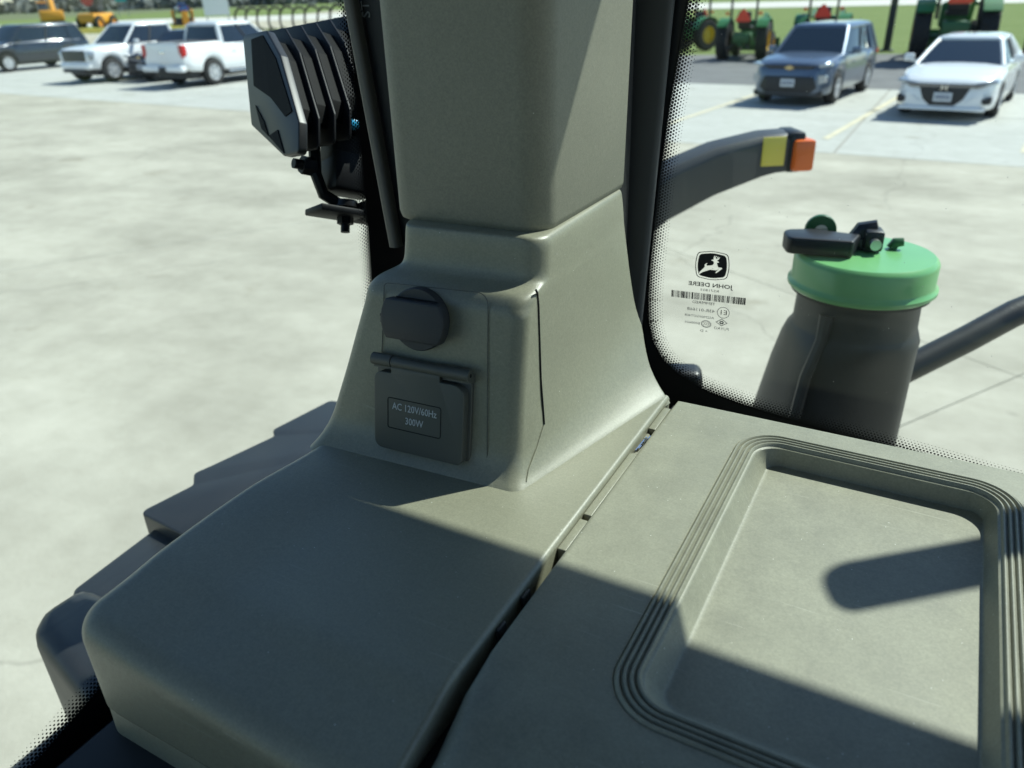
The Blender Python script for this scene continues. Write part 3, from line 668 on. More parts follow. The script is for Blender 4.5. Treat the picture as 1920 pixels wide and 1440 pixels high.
# latch on the cap
b = MB(); ang = radians(16)
ex, ey = Vector((cos(ang), sin(ang), 0)), Vector((-sin(ang), cos(ang), 0))
b.prism(arc_poly([(-.130, -.030), (-.03, -.042), (-.012, .004), (-.085, .032), (-.136, .024)], [.012, .004, .004, .012, .02], 4), (0, -.005, 0), ex, ey, (0, 0, 1), .002, .030)
b.build('latch_plate', M_LAMP, ft, bevel=.004)
b = MB(); b.prism([(.026*cos(a), .026*sin(a)+.012) for a in [pi*k/12 for k in range(13)]] + [(-.026, -.008), (.026, -.008)], (-.080, .02, .012), ex, (0, 0, 1), -ey, -.006, .006)
lg = b.build('hasp_ring', M_DGREEN, ft, bevel=.002)
b = MB(); b.lathe([(.001, 0), (.010, 0), (.011, .003), (.001, .0035)], o=Vector((-.080, .02, .024))-ey*.006, axis=-ey, n=16); b.build('hasp_eye', mat('bright_steel', (.6, .62, .6), .3, metal=.9), ft)
b = MB(); b.box((-.022, .005, .012), (.06, .022, .022), Matrix.Rotation(ang, 3, 'Z'), bev=.004)
b.tube([(-.022, .012, .012), (-.012, .018, .030), (.010, .020, .038)], [.016, .017, .013], 10)
b.box((.005, .010, .020), (.030, .04, .036), Matrix.Rotation(ang, 3, 'Z'), bev=.006); b.build('locking_lever', M_LAMP, ft)
b = MB(); b.cyl((.010, -.010, .018), (.014, -.020, .018), .009, n=14); b.build('lever_pin', mat('bright_steel', (.6, .62, .6), .3, metal=.9), ft)
b = MB(); b.tube([(.035, .03, .002), (.040, .032, .012), (.052, .034, .014)], [.009, .009, .007], 10); b.build('cap_stud', M_DGREEN, ft)
# black bar
bar = MB(); bar.tube([(-.02, 1.52, DZ-.33), (.10, 1.625, DZ-.265), (.17, 1.685, DZ-.222), (.24, 1.745, DZ-.195), (.6, 2.05, DZ-.12), (1.2, 2.5, DZ-.05)], .0265, 14)
bar.box((-.04, 1.50, DZ-.36), (.08, .08, .1), bev=.01); bar.cyl((-.04, 1.50, DZ-.36), (-.04, 1.50, .2), .035)
tag(bar.build('grab_rail', M_RUBBER), 'black bent tubular rail rising to the right behind the filler tank', 'rail')
# small dark knob behind the frit
kb = thing('cable_junction', 'small rounded black housing low beside the windshield corner', 'housing', D(-.306, 1.085, -.205))
b = MB(); b.box((0, 0, -.01), (.066, .05, .08), Matrix.Rotation(radians(20), 3, 'Z'), bev=.014, seg=4); b.build('cover', M_LAMP, kb)
b = MB(); b.cyl((0, .0, -.04), (0, .0, -1.8), .022, n=12); b.build('stem', M_LAMP, kb)
# marker arm
arm = thing('marker_light_arm', 'long curved black arm ending in a yellow reflector and amber light', 'light arm', D(-.9, 2.2, -.3))
A = [Vector((-1.05, 1.93, -.52)), Vector((-.93, 2.14, -.365)), Vector((-.87, 2.22, -.295)), Vector((-.765, 2.335, -.200)), Vector((-.65, 2.436, -.142)), Vector((-.528, 2.528, -.104)), Vector((-.490, 2.552, -.098)), Vector((-.452, 2.578, -.096))]
hts = [.21, .19, .18, .165, .15, .128, .12, .118]
def armring(i, off=0, grow=0, y0=None):
    p = A[i]; t = (A[min(i+1, 7)]-A[max(i-1, 0)]); t.z = 0; t.normalize(); s_ = Vector((t.y, -t.x, 0)); h = hts[i]/2+grow; w_ = .055+grow
    return [D(*(p + s_*w_)) + Vector((0, 0, -h)), D(*(p + s_*w_)) + Vector((0, 0, h*.62)), D(*(p + s_*(w_*.72))) + Vector((0, 0, h*.9)), D(*(p - s_*w_*.6)) + Vector((0, 0, h)), D(*(p - s_*w_)) + Vector((0, 0, h*.7)), D(*(p - s_*w_)) + Vector((0, 0, -h))]
inv = Matrix.Translation(-arm.location)
b = MB(); b.loft([armring(i) for i in range(8)]); bmesh.ops.transform(b.bm, matrix=inv, verts=b.bm.verts); b.build('arm', mat('arm_grey_black', (.05, .055, .06), .45, var=.1, vscale=6), arm, bevel=.006, angle=30)
tdir = (A[7]-A[5]); tdir.z = 0; tdir.normalize(); sdir = Vector((tdir.y, -tdir.x, 0))
Mx = Matrix((tdir, sdir, Vector((0, 0, 1)))).transposed()
b = MB(); b.box(D(*A[6])-arm.location + sdir*.056 + Vector((0, 0, .006)) - tdir*.016, (.072, .006, .086), Mx, bev=.002); b.build('reflector', M_REFY, arm)
b = MB(); b.box(D(*A[7])-arm.location + tdir*.010 + Vector((0, 0, -.002)), (.055, .118, .122), Mx, bev=.012); b.build('lamp_housing', M_LAMP, arm)
b = MB(); b.box(D(*A[7])-arm.location + tdir*.030 + sdir*.040 + Vector((0, 0, -.010)), (.066, .075, .094), Mx, bev=.01); b.build('amber_lens', M_ORANGE, arm)
b = MB(); b.tube([D(-1.05, 1.93, -.52)-arm.location, D(-1.15, 1.75, -.8)-arm.location, D(-1.2, 1.7, -1.8)-arm.location], .08, 8); b.build('mounting_leg', M_RUBBER, arm)
# stepped black fender outside the left window
fe = thing('stepped_fender', 'stepped black moulded fender outside the left window, below the dash', 'fender', D(-.9, .6, -.4))
def slabpoly(pts, zt, zb, nm, bev=.012):
    b = MB(); b.prism(pts, -fe.location, (1, 0, 0), (0, 1, 0), (0, 0, 1), DZ+zb, DZ+zt); return b.build(nm, M_RUBBER, fe, bevel=bev, angle=50)
slabpoly(arc_poly([(-.985, 1.0), (-1.005, .86), (-.985, .845), (-1.012, .72), (-1.02, .69), (-.992, .665), (-1.008, .572), (-.70, .55), (-.70, 1.02)], .012, 3), -.350, -.50, 'upper_step')
slabpoly([(-.985, .60), (-.968, .425), (-.955, .415), (-.66, .40), (-.66, .60)], -.372, -.56, 'middle_step', .016)
b = MB(); b.tube([(-.93, .60, -.362), (-.90, .44, -.362)], .018, 8)
slabpoly([(-.94, .43), (-.945, .365), (-.915, .335), (-.62, .27), (-.62, .43)], -.352, -.95, 'lower_step', .022)
slabpoly([(-.955, .62), (-.945, .40), (-.64, .36), (-.64, .62)], -.45, -1.3, 'inner_panel')
fe2 = MB(); fe2.box((-.15+.0, .02, -.9), (.35, .7, 1.0), bev=.03); fe2.build('under_panel', M_RUBBER, fe)

# work light
wl = thing('work_light', 'black finned work light on a bolted bracket outside the left window', 'work light')
wpos = Vector((0, 0, H)) + CR*((518-960)/1440*.9) + CU*((720-178)/1440*.9) + CF*.9
wl.location = wpos
wa = (CR*.76 + CF*.65).normalized(); wh = (CR*.65 - CF*.76).normalized(); wh = (wh - wa*wh.dot(wa)).normalized(); wv = wh.cross(wa); 
if wv.dot(CU) < 0: wv = -wv
outl = [(-.0898, .0955), (-.0815, .0985), (-.0166, .0801), (.0216, .0384), (.0703, -.0507), (.0703, -.0854), (.0307, -.0794), (-.0626, -.0205)]
def plate(dx, dv, k, w0, w1):
    b = MB(); b.prism(arc_poly([(x*k, y*k) for x, y in outl], .006*k, 3), wh*dx + wv*dv, wh, wv, wa, w0, w1); return b
b = plate(0, 0, 1, -.005, .006); b.build('bezel', M_LAMP, wl, bevel=.003)
M_CORE = mat('lamp_core', (.003, .0035, .004), .7, spec=.15)
for k in range(6): 
    b = plate(.004, .008+.0095*k, .74, .004+.0195*k, .0245+.0195*k); b.build('housing_section', M_CORE, wl)
for pts in ([(-.060, .0837), (-.0265, .0774), (.0113, .0377), (.0552, -.0354), (.0375, -.0364), (-.002, -.004), (-.0521, .0247)], [(-.0469, -.0007), (-.029, -.0332), (-.0092, -.0472), (-.0215, -.027)], [(-.0078, -.0476), (.0169, -.0463), (.0344, -.0773)]):
    b = MB(); b.prism(pts, (0, 0, 0), wh, wv, wa, -.0062, -.0045); b.build('dark_facet', M_CORE, wl)
for k in range(6):
    b = plate(0, .0095*(k+1), 1.0, .018+.0195*k, .0212+.0195*k); b.build('cooling_fin', M_FIN, wl, bevel=.0009)
Mw = Matrix((wa, wh, wv)).transposed(); q0 = wa*.034 + wh*.02 - wv*.004
b = MB(); b.box(q0+wa*.050-wv*.080, (.060, .045, .046), Mw, bev=.005); b.box(q0+wa*.055-wv*.045, (.07, .04, .05), Mw, bev=.005); b.build('bracket_block', M_FIN, wl)
b = MB(); b.tube([q0+wa*.004-wv*.052, q0+wa*.006-wv*.085, q0+wa*.016-wv*.108, q0+wa*.045-wv*.120], .0070, 8); b.build('yoke', M_FIN, wl)
b = MB(); b.cyl(q0+wa*.004-wv*.078, q0+wa*-.012-wv*.078, .011, n=6); b.cyl(q0+wa*-.010-wv*.078, q0+wa*-.022-wv*.078, .006, n=12); b.build('side_bolt', M_FIN, wl)
b = MB(); b.box(q0+wa*.040-wv*.128, (.075, .045, .008), Mw, bev=.002); b.box(q0+wa*.080-wv*.122, (.045, .050, .020), Mw, bev=.004); b.build('mounting_plate', M_FIN, wl)
b = MB(); b.cyl(q0+wa*.045-wv*.112, q0+wa*.045-wv*.120, .015, n=18); b.build('washer', M_STEEL, wl)
b = MB(); b.cyl(q0+wa*.045-wv*.128, q0+wa*.045-wv*.140, .010, n=6); b.cyl(q0+wa*.045-wv*.138, q0+wa*.045-wv*.150, .0055, n=12); b.build('bottom_bolt', M_FIN, wl)
b = MB(); b.box(wa*.066+wh*.064-wv*.037, (.013, .016, .009), Mw, bev=.003); b.box(wa*.086+wh*.056-wv*.026, (.014, .022, .008), Mw, bev=.002); b.build('reflection_block', M_CYAN, wl)  # added coloured blocks standing in for a cyan and green window reflection
b = MB(); b.box(wa*.086+wh*.066-wv*.010, (.014, .022, .005), Mw, bev=.002); b.build('reflection_block', M_GREEN, wl)['label'] = 'green block standing in for a window reflection'
b = MB(); b.tube([q0+wa*.08-wv*.122, q0+wa*.15-wv*.125, q0+wa*.22-wv*.12], .014, 8); b.build('support_arm', M_RUBBER, wl)

# ================================================================== CAB: ROOF AND GLASS
roof = thing('cab_roof', 'cab roof above the camera that shades the near part of the dash', 'roof', D(.1, 0, .8))
ry = .387 + .80*.704
b = MB(); b.box((.15, (ry-1.3)/2, .06), (1.5, ry+1.3, .12), bev=.0); b.build('headliner', mat('headliner_dark', (.06, .065, .07), .9), roof)
mir = thing('shadow_paddle', 'rounded black paddle added at the roof front to shadow the tray', 'shadow caster', D(.30, .93, .66))  # unseen paddle, shaped and placed to cast the rounded shadow on the tray
b = MB(); e1 = Vector((.085, .075, 0)).normalized(); e2 = Vector((0, 0, 1))
tip = Vector((-.006+.46*.66, .478+.704*.66, 0)) - Vector((.30, .93, 0))
hwid = .040
e2 = Vector((.42, -.91, 0)).normalized(); b.prism(arc_poly([(0, -.024), (.5, -.024), (.5, .024), (0, .024)], .019, 6), tip, e1, e2, Vector((0, 0, 1)), -.004, .004)
b.build('paddle_plate', M_LAMP, mir)
b = MB(); b.tube([tip+e1*.4+Vector((0, 0, 0)), tip+e1*.42+Vector((0, -.05, .09)), tip+e1*.35+Vector((0, -.3, .10))], .012, 8); b.build('shadow_paddle_hanger', M_LAMP, mir)  # mir is the added shadow paddle

def pane(th, name, fr, u0, u1, v0, v1, t=.005):
    b = MB(); b.loft([[fr(u, v, k) for u, v in rrect(u0, u1, v0, v1, .06, 6)] for k in (0, t)]); return b.build(name, GLASS, th, angle=30)
def frit(th, fr, path, outer, nrows, closed_dir, seed=0, pitch=.0034):
    """path: list of (u,v) on the clear edge; outer: same count, outer side"""
    b = MB(); b.loft([[fr(u, v, -.0006) for u, v in path], [fr(u, v, -.0006) for u, v in outer]], False, False, closed=False)
    b.build('frit_band', M_FRIT, th, smooth=False)
    # resample path
    P_ = [Vector(p) for p in path]; L_ = [0]
    for a, c_ in zip(P_, P_[1:]): L_.append(L_[-1]+(c_-a).length)
    def at(s):
        for i in range(len(P_)-1):
            if s <= L_[i+1]:
                t = (s-L_[i])/(L_[i+1]-L_[i]); q = P_[i].lerp(P_[i+1], t)
                d = (P_[min(i+2, len(P_)-1)]-P_[max(i-1, 0)]).normalized(); return q, Vector((-d.y, d.x))*closed_dir
        d = (P_[-1]-P_[-2]).normalized(); return P_[-1], Vector((-d.y, d.x))*closed_dir
    b = MB(); n = int(L_[-1]/pitch)
    for r in range(nrows):
        rad = [.00185, .00165, .00140, .00115, .00088, .00062, .0004][r]
        for i in range(n):
            q, nn = at((i+.5*(r % 2))*pitch); c_ = q + nn*(.0006+r*pitch*.83)
            b.bm.faces.new([b.bm.verts.new(fr(c_.x+rad*cos(pi/4*k+.2), c_.y+rad*sin(pi/4*k+.2), -.0006-.00002*r)) for k in range(8)])
    tag(b.build('frit_dots', M_FRIT, th, smooth=False), kind='stuff')
# windshield, plane y = .80 (local frame u=x, v=z rel, k towards outside)
ws = thing('windshield', 'front window pane with a dotted black border and printed logo', 'window', (0, 0, 0))
WF = lambda u, v, k: (u, .8006+k, DZ+v)
pane(ws, 'glass', WF, -.47, 1.1, -.28, .85)
c1 = [(-0.2111, 0.8489), (-0.2278, 0.5711), (-0.2483, 0.35), (-0.2606, 0.2533), (-0.2672, 0.1722), (-0.2717, 0.0822), (-0.2717, 0.0433), (-0.2694, 0.0156), (-0.2628, -0.0089), (-0.25, -0.0289), (-0.23, -0.0444), (-0.2111, -0.0533), (-0.1911, -0.06), (-0.1556, -0.0667), (-0.1167, -0.0716), (-0.0333, -0.0795), (0.0844, -0.0905), (0.3333, -0.112), (1.0, -0.15)]
c1o = [(-0.4667, 0.8489), (-0.4667, 0.5711), (-0.4667, 0.35), (-0.4667, 0.2533), (-0.4667, 0.1722), (-0.4667, 0.0822), (-0.4667, 0.0433), (-0.4667, -0.0067), (-0.4667, -0.0956), (-0.4667, -0.1733), (-0.4, -0.2178), (-0.2778, -0.24), (-0.2222, -0.2622), (-0.1556, -0.2622), (-0.1167, -0.2622), (-0.0333, -0.2622), (0.0844, -0.2622), (0.3333, -0.2622), (1.0, -0.2622)]
frit(ws, WF, c1, c1o, 7, 1)
# printed logo and text: mirrored as read from inside
th = radians(2.07); O = Vector((-.2008, .7990, DZ+.0926))
DU = Vector((cos(th), 0, sin(th))); DV = Vector((-sin(th), 0, cos(th))); DN = Vector((0, -1, 0))
deer = [(-13.9, -10.0), (-12.2, -8.9), (-10.2, -7.6), (-7.1, -6.3), (-5.0, -5.5), (-2.3, -4.4), (1.1, -4.4), (4.6, -4.4), (7.6, -2.8), (4.3, -5.8), (4.0, -6.9), (4.7, -7.4), (8.0, -4.7), (10.6, -2.4), (11.1, -1.6), (9.9, -1.2), (7.1, -1.2), (6.1, -0.3), (5.5, 1.4), (4.8, 3.4), (7.0, 3.8), (7.2, 4.4), (5.7, 5.1), (4.9, 5.9), (6.7, 7.0), (7.9, 9.3), (7.5, 9.6), (6.3, 7.9), (6.0, 9.7), (5.3, 9.8), (4.9, 7.5), (3.9, 7.4), (3.5, 8.9), (4.4, 10.3), (3.7, 10.5), (2.5, 8.5), (2.3, 9.9), (2.7, 10.6), (1.7, 10.3), (1.0, 8.0), (1.4, 6.6), (-0.5, 6.3), (-1.3, 5.5), (-0.1, 5.1), (1.2, 4.6), (1.8, 3.1), (0.8, 0.9), (-1.9, 0.1), (-5.3, -0.4), (-6.4, 0.2), (-5.4, 2.1), (-6.1, 2.3), (-8.0, 0.8), (-8.4, -0.1), (-7.9, -1.3), (-9.0, -3.2), (-10.3, -4.4), (-12.3, -6.4), (-14.0, -8.7)]
frm = arc_poly([(-15.0, 12.4), (0, 14.8), (15.0, 12.6), (17.2, 0), (15.0, -12.2), (0, -14.9), (-15.0, -12.6), (-17.2, 0)], [4.5, 30, 4.5, 60, 4.5, 30, 4.5, 60], 5)
DM = .00111
def dprism(pts, h0, h1, name, m, par):
    b = MB(); b.prism([(x*DM, y*DM) for x, y in pts], O, DU, DV, DN, h0*.001, h1*.001); return b.build(name, m, par, smooth=False)
ink = mat('print_ink', (.010, .013, .018), .6); grey_ink = mat('grey_print_ink', (.10, .11, .11), .6); white_ink = mat('white_print', (.72, .74, .70), .6)
def holed(outer_, inner_, name, m):       # printed shape with a clear opening
    bm = bmesh.new(); es = []
    for L_ in (outer_, inner_):
        vs_ = [bm.verts.new(O + DU*x*DM + DV*y*DM) for x, y in L_]
        es += [bm.edges.new((vs_[i], vs_[(i+1) % len(vs_)])) for i in range(len(vs_))]
    bmesh.ops.triangle_fill(bm, use_beauty=True, use_dissolve=False, edges=es, normal=DN)
    r_ = bmesh.ops.extrude_face_region(bm, geom=bm.faces[:])
    bmesh.ops.translate(bm, vec=DN*.0001, verts=[g for g in r_['geom'] if isinstance(g, bmesh.types.BMVert)])
    mb_ = MB(); mb_.bm.free(); mb_.bm = bm; return mb_.build(name, m, ws, smooth=False)
holed(frm, [(x*.955, y*.955) for x, y in frm], 'logo_border', ink)
holed([(x*.86, y*.86) for x, y in frm], [(x*.90, y*.97) for x, y in deer], 'logo_field', ink)
def dtext(s, cx, cy, hmm, width_mm, m, bold=0.0):
    me = text_mesh(s, hmm*DM*1.38, 1, .00004, bold); xsv = [v.co.x for v in me.vertices]; wnow = max(xsv)-min(xsv)
    k = width_mm*DM/wnow; Mt = Matrix.Identity(4)
    for i, vv in enumerate((-DU*k, DV, DN)):
        for j in range(3): Mt[j][i] = vv[j]
    p = O + DU*cx*DM + DV*cy*DM + DN*.0001
    for j in range(3): Mt[j][3] = p[j]
    me.transform(Mt); me.materials.clear(); me.materials.append(m)
    o = bpy.data.objects.new('printed_text', me); col.objects.link(o); o.parent = ws
dtext('John Deere'.upper(), -1.0, -20.1, 4.2, 44, ink, .00012)
dtext('R571803', -1.2, -25.6, 2.5, 18, grey_ink)
dtext('TEMPERED', -6.5, -39.2, 2.8, 23, ink)
dtext('43R-011668', -9.0, -47.0, 3.3, 28, grey_ink)
dtext('AS2M66GOT408', -10.2, -54.0, 2.5, 30, grey_ink)
dtext('E000601', -17.3, -61.6, 2.5, 15, grey_ink)
dtext('FUYAO', 12.6, -64.2, 3.0, 14.5, grey_ink)
dtext('+ D', -4.8, -69.1, 2.8, 7.5, grey_ink)
dtext('E1', 13.6, -47.0, 5.0, 6.0, ink)
dtext('CCC', -2.9, -61.2, 2.8, 6.0, ink)
def ring_print(cx, cy, rx, rz_, n=28, thick=.55, pts=None):
    b = MB(); o1 = [(cx+rx*cos(2*pi*k/n), cy+rz_*sin(2*pi*k/n)) for k in range(n)] if not pts else pts[0]
    o2 = [(cx+(rx-thick)*cos(2*pi*k/n), cy+(rz_-thick)*sin(2*pi*k/n)) for k in range(n)] if not pts else pts[1]
    f = lambda L, h: [O+DU*x*DM+DV*y*DM+DN*h*.001 for x, y in L]
    b.loft([f(o1, .02), f(o1, .1), f(o2, .1), f(o2, .02)], False, False); b.build('printed_mark', grey_ink, ws, smooth=False)
ring_print(13.6, -47.0, 6.2, 6.0); ring_print(-2.9, -61.2, 5.2, 3.9); ring_print(-2.9, -61.2, 4.2, 3.0, thick=.3)
ring_print(0, 0, 0, 0, pts=([(6.5, -57.6), (12.5, -53.6), (18.5, -57.6), (12.5, -61.4)], [(7.6, -57.6), (12.5, -54.4), (17.4, -57.6), (12.5, -60.6)]))
ring_print(12.5, -57.6, 2.2, 1.8, thick=1.2)
b = MB(); x = -39.8; rnd = random.Random(5)
while x < 33:
    wd_ = rnd.choice([.5, .5, .8, 1.1, 1.6]); b.prism([(x*DM, -36.3*DM), ((x+wd_)*DM, -36.3*DM), ((x+wd_)*DM, -29.2*DM), (x*DM, -29.2*DM)], O, DU, DV, DN, .00002, .0001); x += wd_ + rnd.choice([.35, .5, .5, .8, 1.3])
b.build('printed_barcode', ink, ws, smooth=False)

# left window, plane x = -.50 (u=y, v=z rel, k outwards -x)
sw = thing('side_window', 'left cab window pane with a dotted black border', 'window', (0, 0, 0))
SF = lambda u, v, k: (-.5006-k, u, DZ+v)
pane(sw, 'glass', SF, -.9, .70, -.45, .80)
c2 = [(.63, .80), (.615, .55), (.606, .359), (.602, .269), (.599, .168), (.592, .079), (.580, .03), (.565, -.005), (.54, -.04), (.50, -.062), (.44, -.072), (.36, -.082), (.28, -.098), (.208, -.117), (.18, -.1255), (.152, -.134), (.05, -.165), (-.6, -.36)]
c2o = [(.70, .80), (.70, .55), (.70, .359), (.70, .269), (.70, .168), (.70, .079), (.70, .0), (.70, -.05), (.70, -.12), (.6, -.2), (.5, -.22), (.40, -.235), (.32, -.25), (.24, -.27), (.21, -.285), (.18, -.30), (.07, -.34), (-.6, -.45)]
frit(sw, SF, c2, c2o, 7, -1)

# ================================================================== PILLAR
pl = thing('cab_pillar', 'grey-olive moulded corner pillar with two power sockets on its flared foot', 'pillar', D(-.34, .6, 0))
PL = -pl.location
def pbuild(b, name, m, parent=None, **k):
    bmesh.ops.transform(b.bm, matrix=Matrix.Translation(PL), verts=b.bm.verts); return b.build(name, m, parent or pl, **k)
# structural post behind
b = MB(); b.box(D(-.385, .72, .30), (.20, .10, 1.02), bev=.01); pbuild(b, 'steel_post', M_BLACK)
b = MB(); b.loft([[D(*p, z) for p in arc_poly(q, .006, 3)] for z, q in ((-.05, [(-.315, .782), (-.276, .782), (-.276, .795), (-.315, .795)]), (.80, [(-.276, .782), (-.236, .782), (-.236, .795), (-.276, .795)]))]); pbuild(b, 'glass_seal', mat('seal_grey', (.05, .055, .06), .6))
# upper column cover
b = MB(); rows = []
for z, ins, r in ((.188, .012, .016), (.1865, .006, .018), (.1895, .0015, .020), (.195, 0, .021), (.30, 0, .022), (.45, 0, .023), (.78, 0, .024)):
    t = (z-.19)/.6; xr = -.262 + .010*t; xl = -.4165 - .004*t; yf = .528 + .0*t
    rows.append([D(x, y, z) for x, y in arc_poly([(xl+ins, yf+ins), (-.2690+.006*t-ins, yf+ins+.004), (-.2715+.010*t-ins, .712), (xl+ins, .712)], [r, r*1.15, .004, .004], 8)])
b.loft(rows); pbuild(b, 'column_cover', M_OLIVE2, angle=50)
# flared base cover
lv = [(-.006, -.466, -.247, -.1935, .440), (.000, -.4615, -.2525, -.1985, .4455), (.006, -.459, -.2570, -.2065, .4525), (.014, -.4560, -.2600, -.2160, .4585), (.025, -.4520, -.2615, -.2262, .4628), (.045, -.4450, -.2620, -.2390, .4666),
      (.070, -.4365, -.2622, -.2500, .4711), (.100, -.4270, -.2622, -.2570, .4764), (.128, -.4180, -.2622, -.2620, .4814), (.140, -.4150, -.2622, -.2640, .4838), (.1465, -.4120, -.2622, -.2650, .4885), (.1500, -.4080, -.2624, -.2656, .4950),
      (.1525, -.4030, -.2626, -.2660, .5040), (.1550, -.4000, -.2628, -.2664, .5110), (.160, -.3985, -.2630, -.2670, .5150), (.172, -.3975, -.2632, -.2682, .5170), (.181, -.3970, -.2636, -.2695, .5180), (.186, -.3967, -.2650, -.2705, .5190), (.1885, -.3965, -.2680, -.2725, .5200), (.1895, -.3965, -.2730, -.2770, .5230)]
def yback(z): return .662 + .043*max(0, min(1, z/.05))
lvs = catmull(lv, 3); rows = []
def yaw(x): return .06*(x+.28)
def base_ring(z, xl, xrf, xrb, yf):
    r = .013 if z < .14 else .018
    pts = arc_poly([(xl, yf+yaw(xl)), (xrf, yf+yaw(xrf)), (xrb, yback(z)), (xl+.02, yback(z))], [.012, r, .004, .004], 8)
    out = []
    for i in range(len(pts)):          # extra points along the long edges so the flare shades smoothly
        p, q = Vector(pts[i]), Vector(pts[(i+1) % len(pts)]); out.append(tuple(p))
        if (q-p).length > .03:
            for k in range(1, 8): out.append(tuple(p.lerp(q, k/8)))
    return out
npt = None
for row in lvs:
    ring = base_ring(*row)
    if npt is None: npt = len(ring)
    rows.append([D(x, y, row[0]) for x, y in ring])
assert all(len(r) == npt for r in rows), [len(r) for r in rows]
b = MB(); b.loft(rows); pbuild(b, 'base_cover', M_OLIVE, angle=60)
# top ledge of the right face (where the cover meets the column)
def rsurf(y, z):   # x of the right face
    r = interp([(a[0], a[1], a[2], a[3], a[4]) for a in lvs], z); t = (y-r[3])/(yback(z)-r[3]); x = r[1]+(r[2]-r[1])*t
    return x
# seam on the right face (front panel wraps the corner)
b = MB(); pts = []
for y, z in ((.5045, .1535), (.5068, .150), (.508, .14), (.508, .11), (.507, .075), (.506, .045), (.5045, .034)):
    pts.append(D(rsurf(y, z)+.0002, y, z))
b.tube(pts, .0009, 6); pbuild(b, 'panel_seam', M_GAP)
b = MB(); pts = [D(rsurf(y, z)+.0001, y, z) for y, z in ((.5045, .034), (.49, .02), (.472, .009), (.462, .003))]
b.tube(pts, .0006, 6); pbuild(b, 'panel_crease', M_OLIVE)
# left narrow trim strip
b = MB(); rw = []
for z, dx in ((.150, 0), (.156, 0), (.25, .0), (.80, 0)):
    x0 = -.4545 - .042*((z-.15)/.65)*.9
    x0 = -.447 - .052*(z-.155)/.25*1.0*.5
    rw.append([D(x, y, z) for x, y in arc_poly([(x0-.002, .560), (x0+.009, .560), (x0+.009, .572), (x0-.002, .572)], .004, 4)])
b.loft(rw); pbuild(b, 'trim_strip', mat('trim_grey_brown', (.085, .080, .070), .5, bump=.2, bscale=900))
b = MB(); rw = []
for z in (.15, .80):
    x0 = -.438 - .022*(z-.155)/.25
    rw.append([D(x, y, z) for x, y in ((x0-.002, .572), (x0+.03, .572), (x0+.03, .62), (x0-.002, .62))])
b.loft(rw); pbuild(b, 'dark_channel', M_BLACK)
# lettering strip
MT = Matrix(((0, -1, 0), (0, 0, -1), (1, 0, 0))).to_4x4()   # text x -> up
Mst = Matrix.Translation(D(-.4545, .5715, .352) + PL) @ Matrix(((0, -1, 0, 0), (0, 0, -1, 0), (1, 0, 0, 0), (0, 0, 0, 1)))
text_obj('lettering', 'ST', .0125, Mst, mat('faint_lettering', (.16, .17, .17), .6), pl, 1.0)

# socket face frame
FU = Vector((.9982, .0599, 0)); FV = Vector((-.0106, .1765, .9842)); FN = FU.cross(FV).normalized(); 
if FN.y > 0: FN = -FN
FO = D(-.28, .462, .02)
def fp(b, pts, h0, h1): b.prism(pts, FO + PL, FU, FV, FN, h0, h1); return b
# inset panel outline
def outline(pts, name, m, r, h, par):
    b = MB(); P_ = [FO + PL + FU*x + FV*y + FN*h for x, y in pts]; P_.append(P_[0]); P_.append(P_[1]); b.tube(P_, r, 5); return b.build(name, m, par)
outline(arc_poly([(-.1145, .004), (-.0985, -.0095), (-.0165, -.0125), (-.0075, -.004), (-.0125, .1345), (-.109, .1315)], [.006, .004, .004, .006, .009, .004], 4), 'panel_groove', M_COVER, .0004, .0010, pl)
# round 12 V socket cap
sc_ = MB(); n = 40; cx, cy = -.0725, .1063
prof = [(.0262, .0002), (.0262, .007), (.0252, .0085), (.001, .0085)]
sc_.loft([[FO + PL + FU*(cx+r*cos(2*pi*k/n)) + FV*(cy+r*sin(2*pi*k/n)) + FN*h for k in range(n)] for r, h in prof])
cap_o = sc_.build('socket_cap', M_CAP, pl)
# wide grip bar across it
R2 = .0295; hb = .0165; pts = []
a0 = math.asin(hb/R2)
pts = [(cx+R2*cos(a), cy+R2*sin(a)) for a in [-a0+2*a0*k/10 for k in range(11)]] + [(cx-R2*cos(a), cy+R2*sin(a)) for a in [a0-2*a0*k/10 for k in range(11)]]
b = MB(); fp(b, pts, .006, .0175); b.build('grip_bar', M_CAP, cap_o, bevel=.0012)
b = MB()
for sg in (-1, 1): b.tube([FO+PL+FU*(cx+u_)+FV*(cy+sg*(hb+.0006))+FN*.0088 for u_ in (-.0195, 0, .0195)], .0006, 5)
tag(b.build('bar_edge_shade', M_GAP, cap_o))  # dark lines painted in as edge shade above and below the grip bar
b = MB(); fp(b, [(-.1105, .0985), (-.1000, .0985), (-.1000, .1065), (-.1105, .1065)], .0, .006); b.build('cap_tether', M_COVER, pl, bevel=.0008)
b = MB(); fp(b, [(-.1098, .1045), (-.1030, .1045), (-.1030, .1062), (-.1098, .1062)], .006, .0063); b.build('tether_slot', M_GAP, pl)
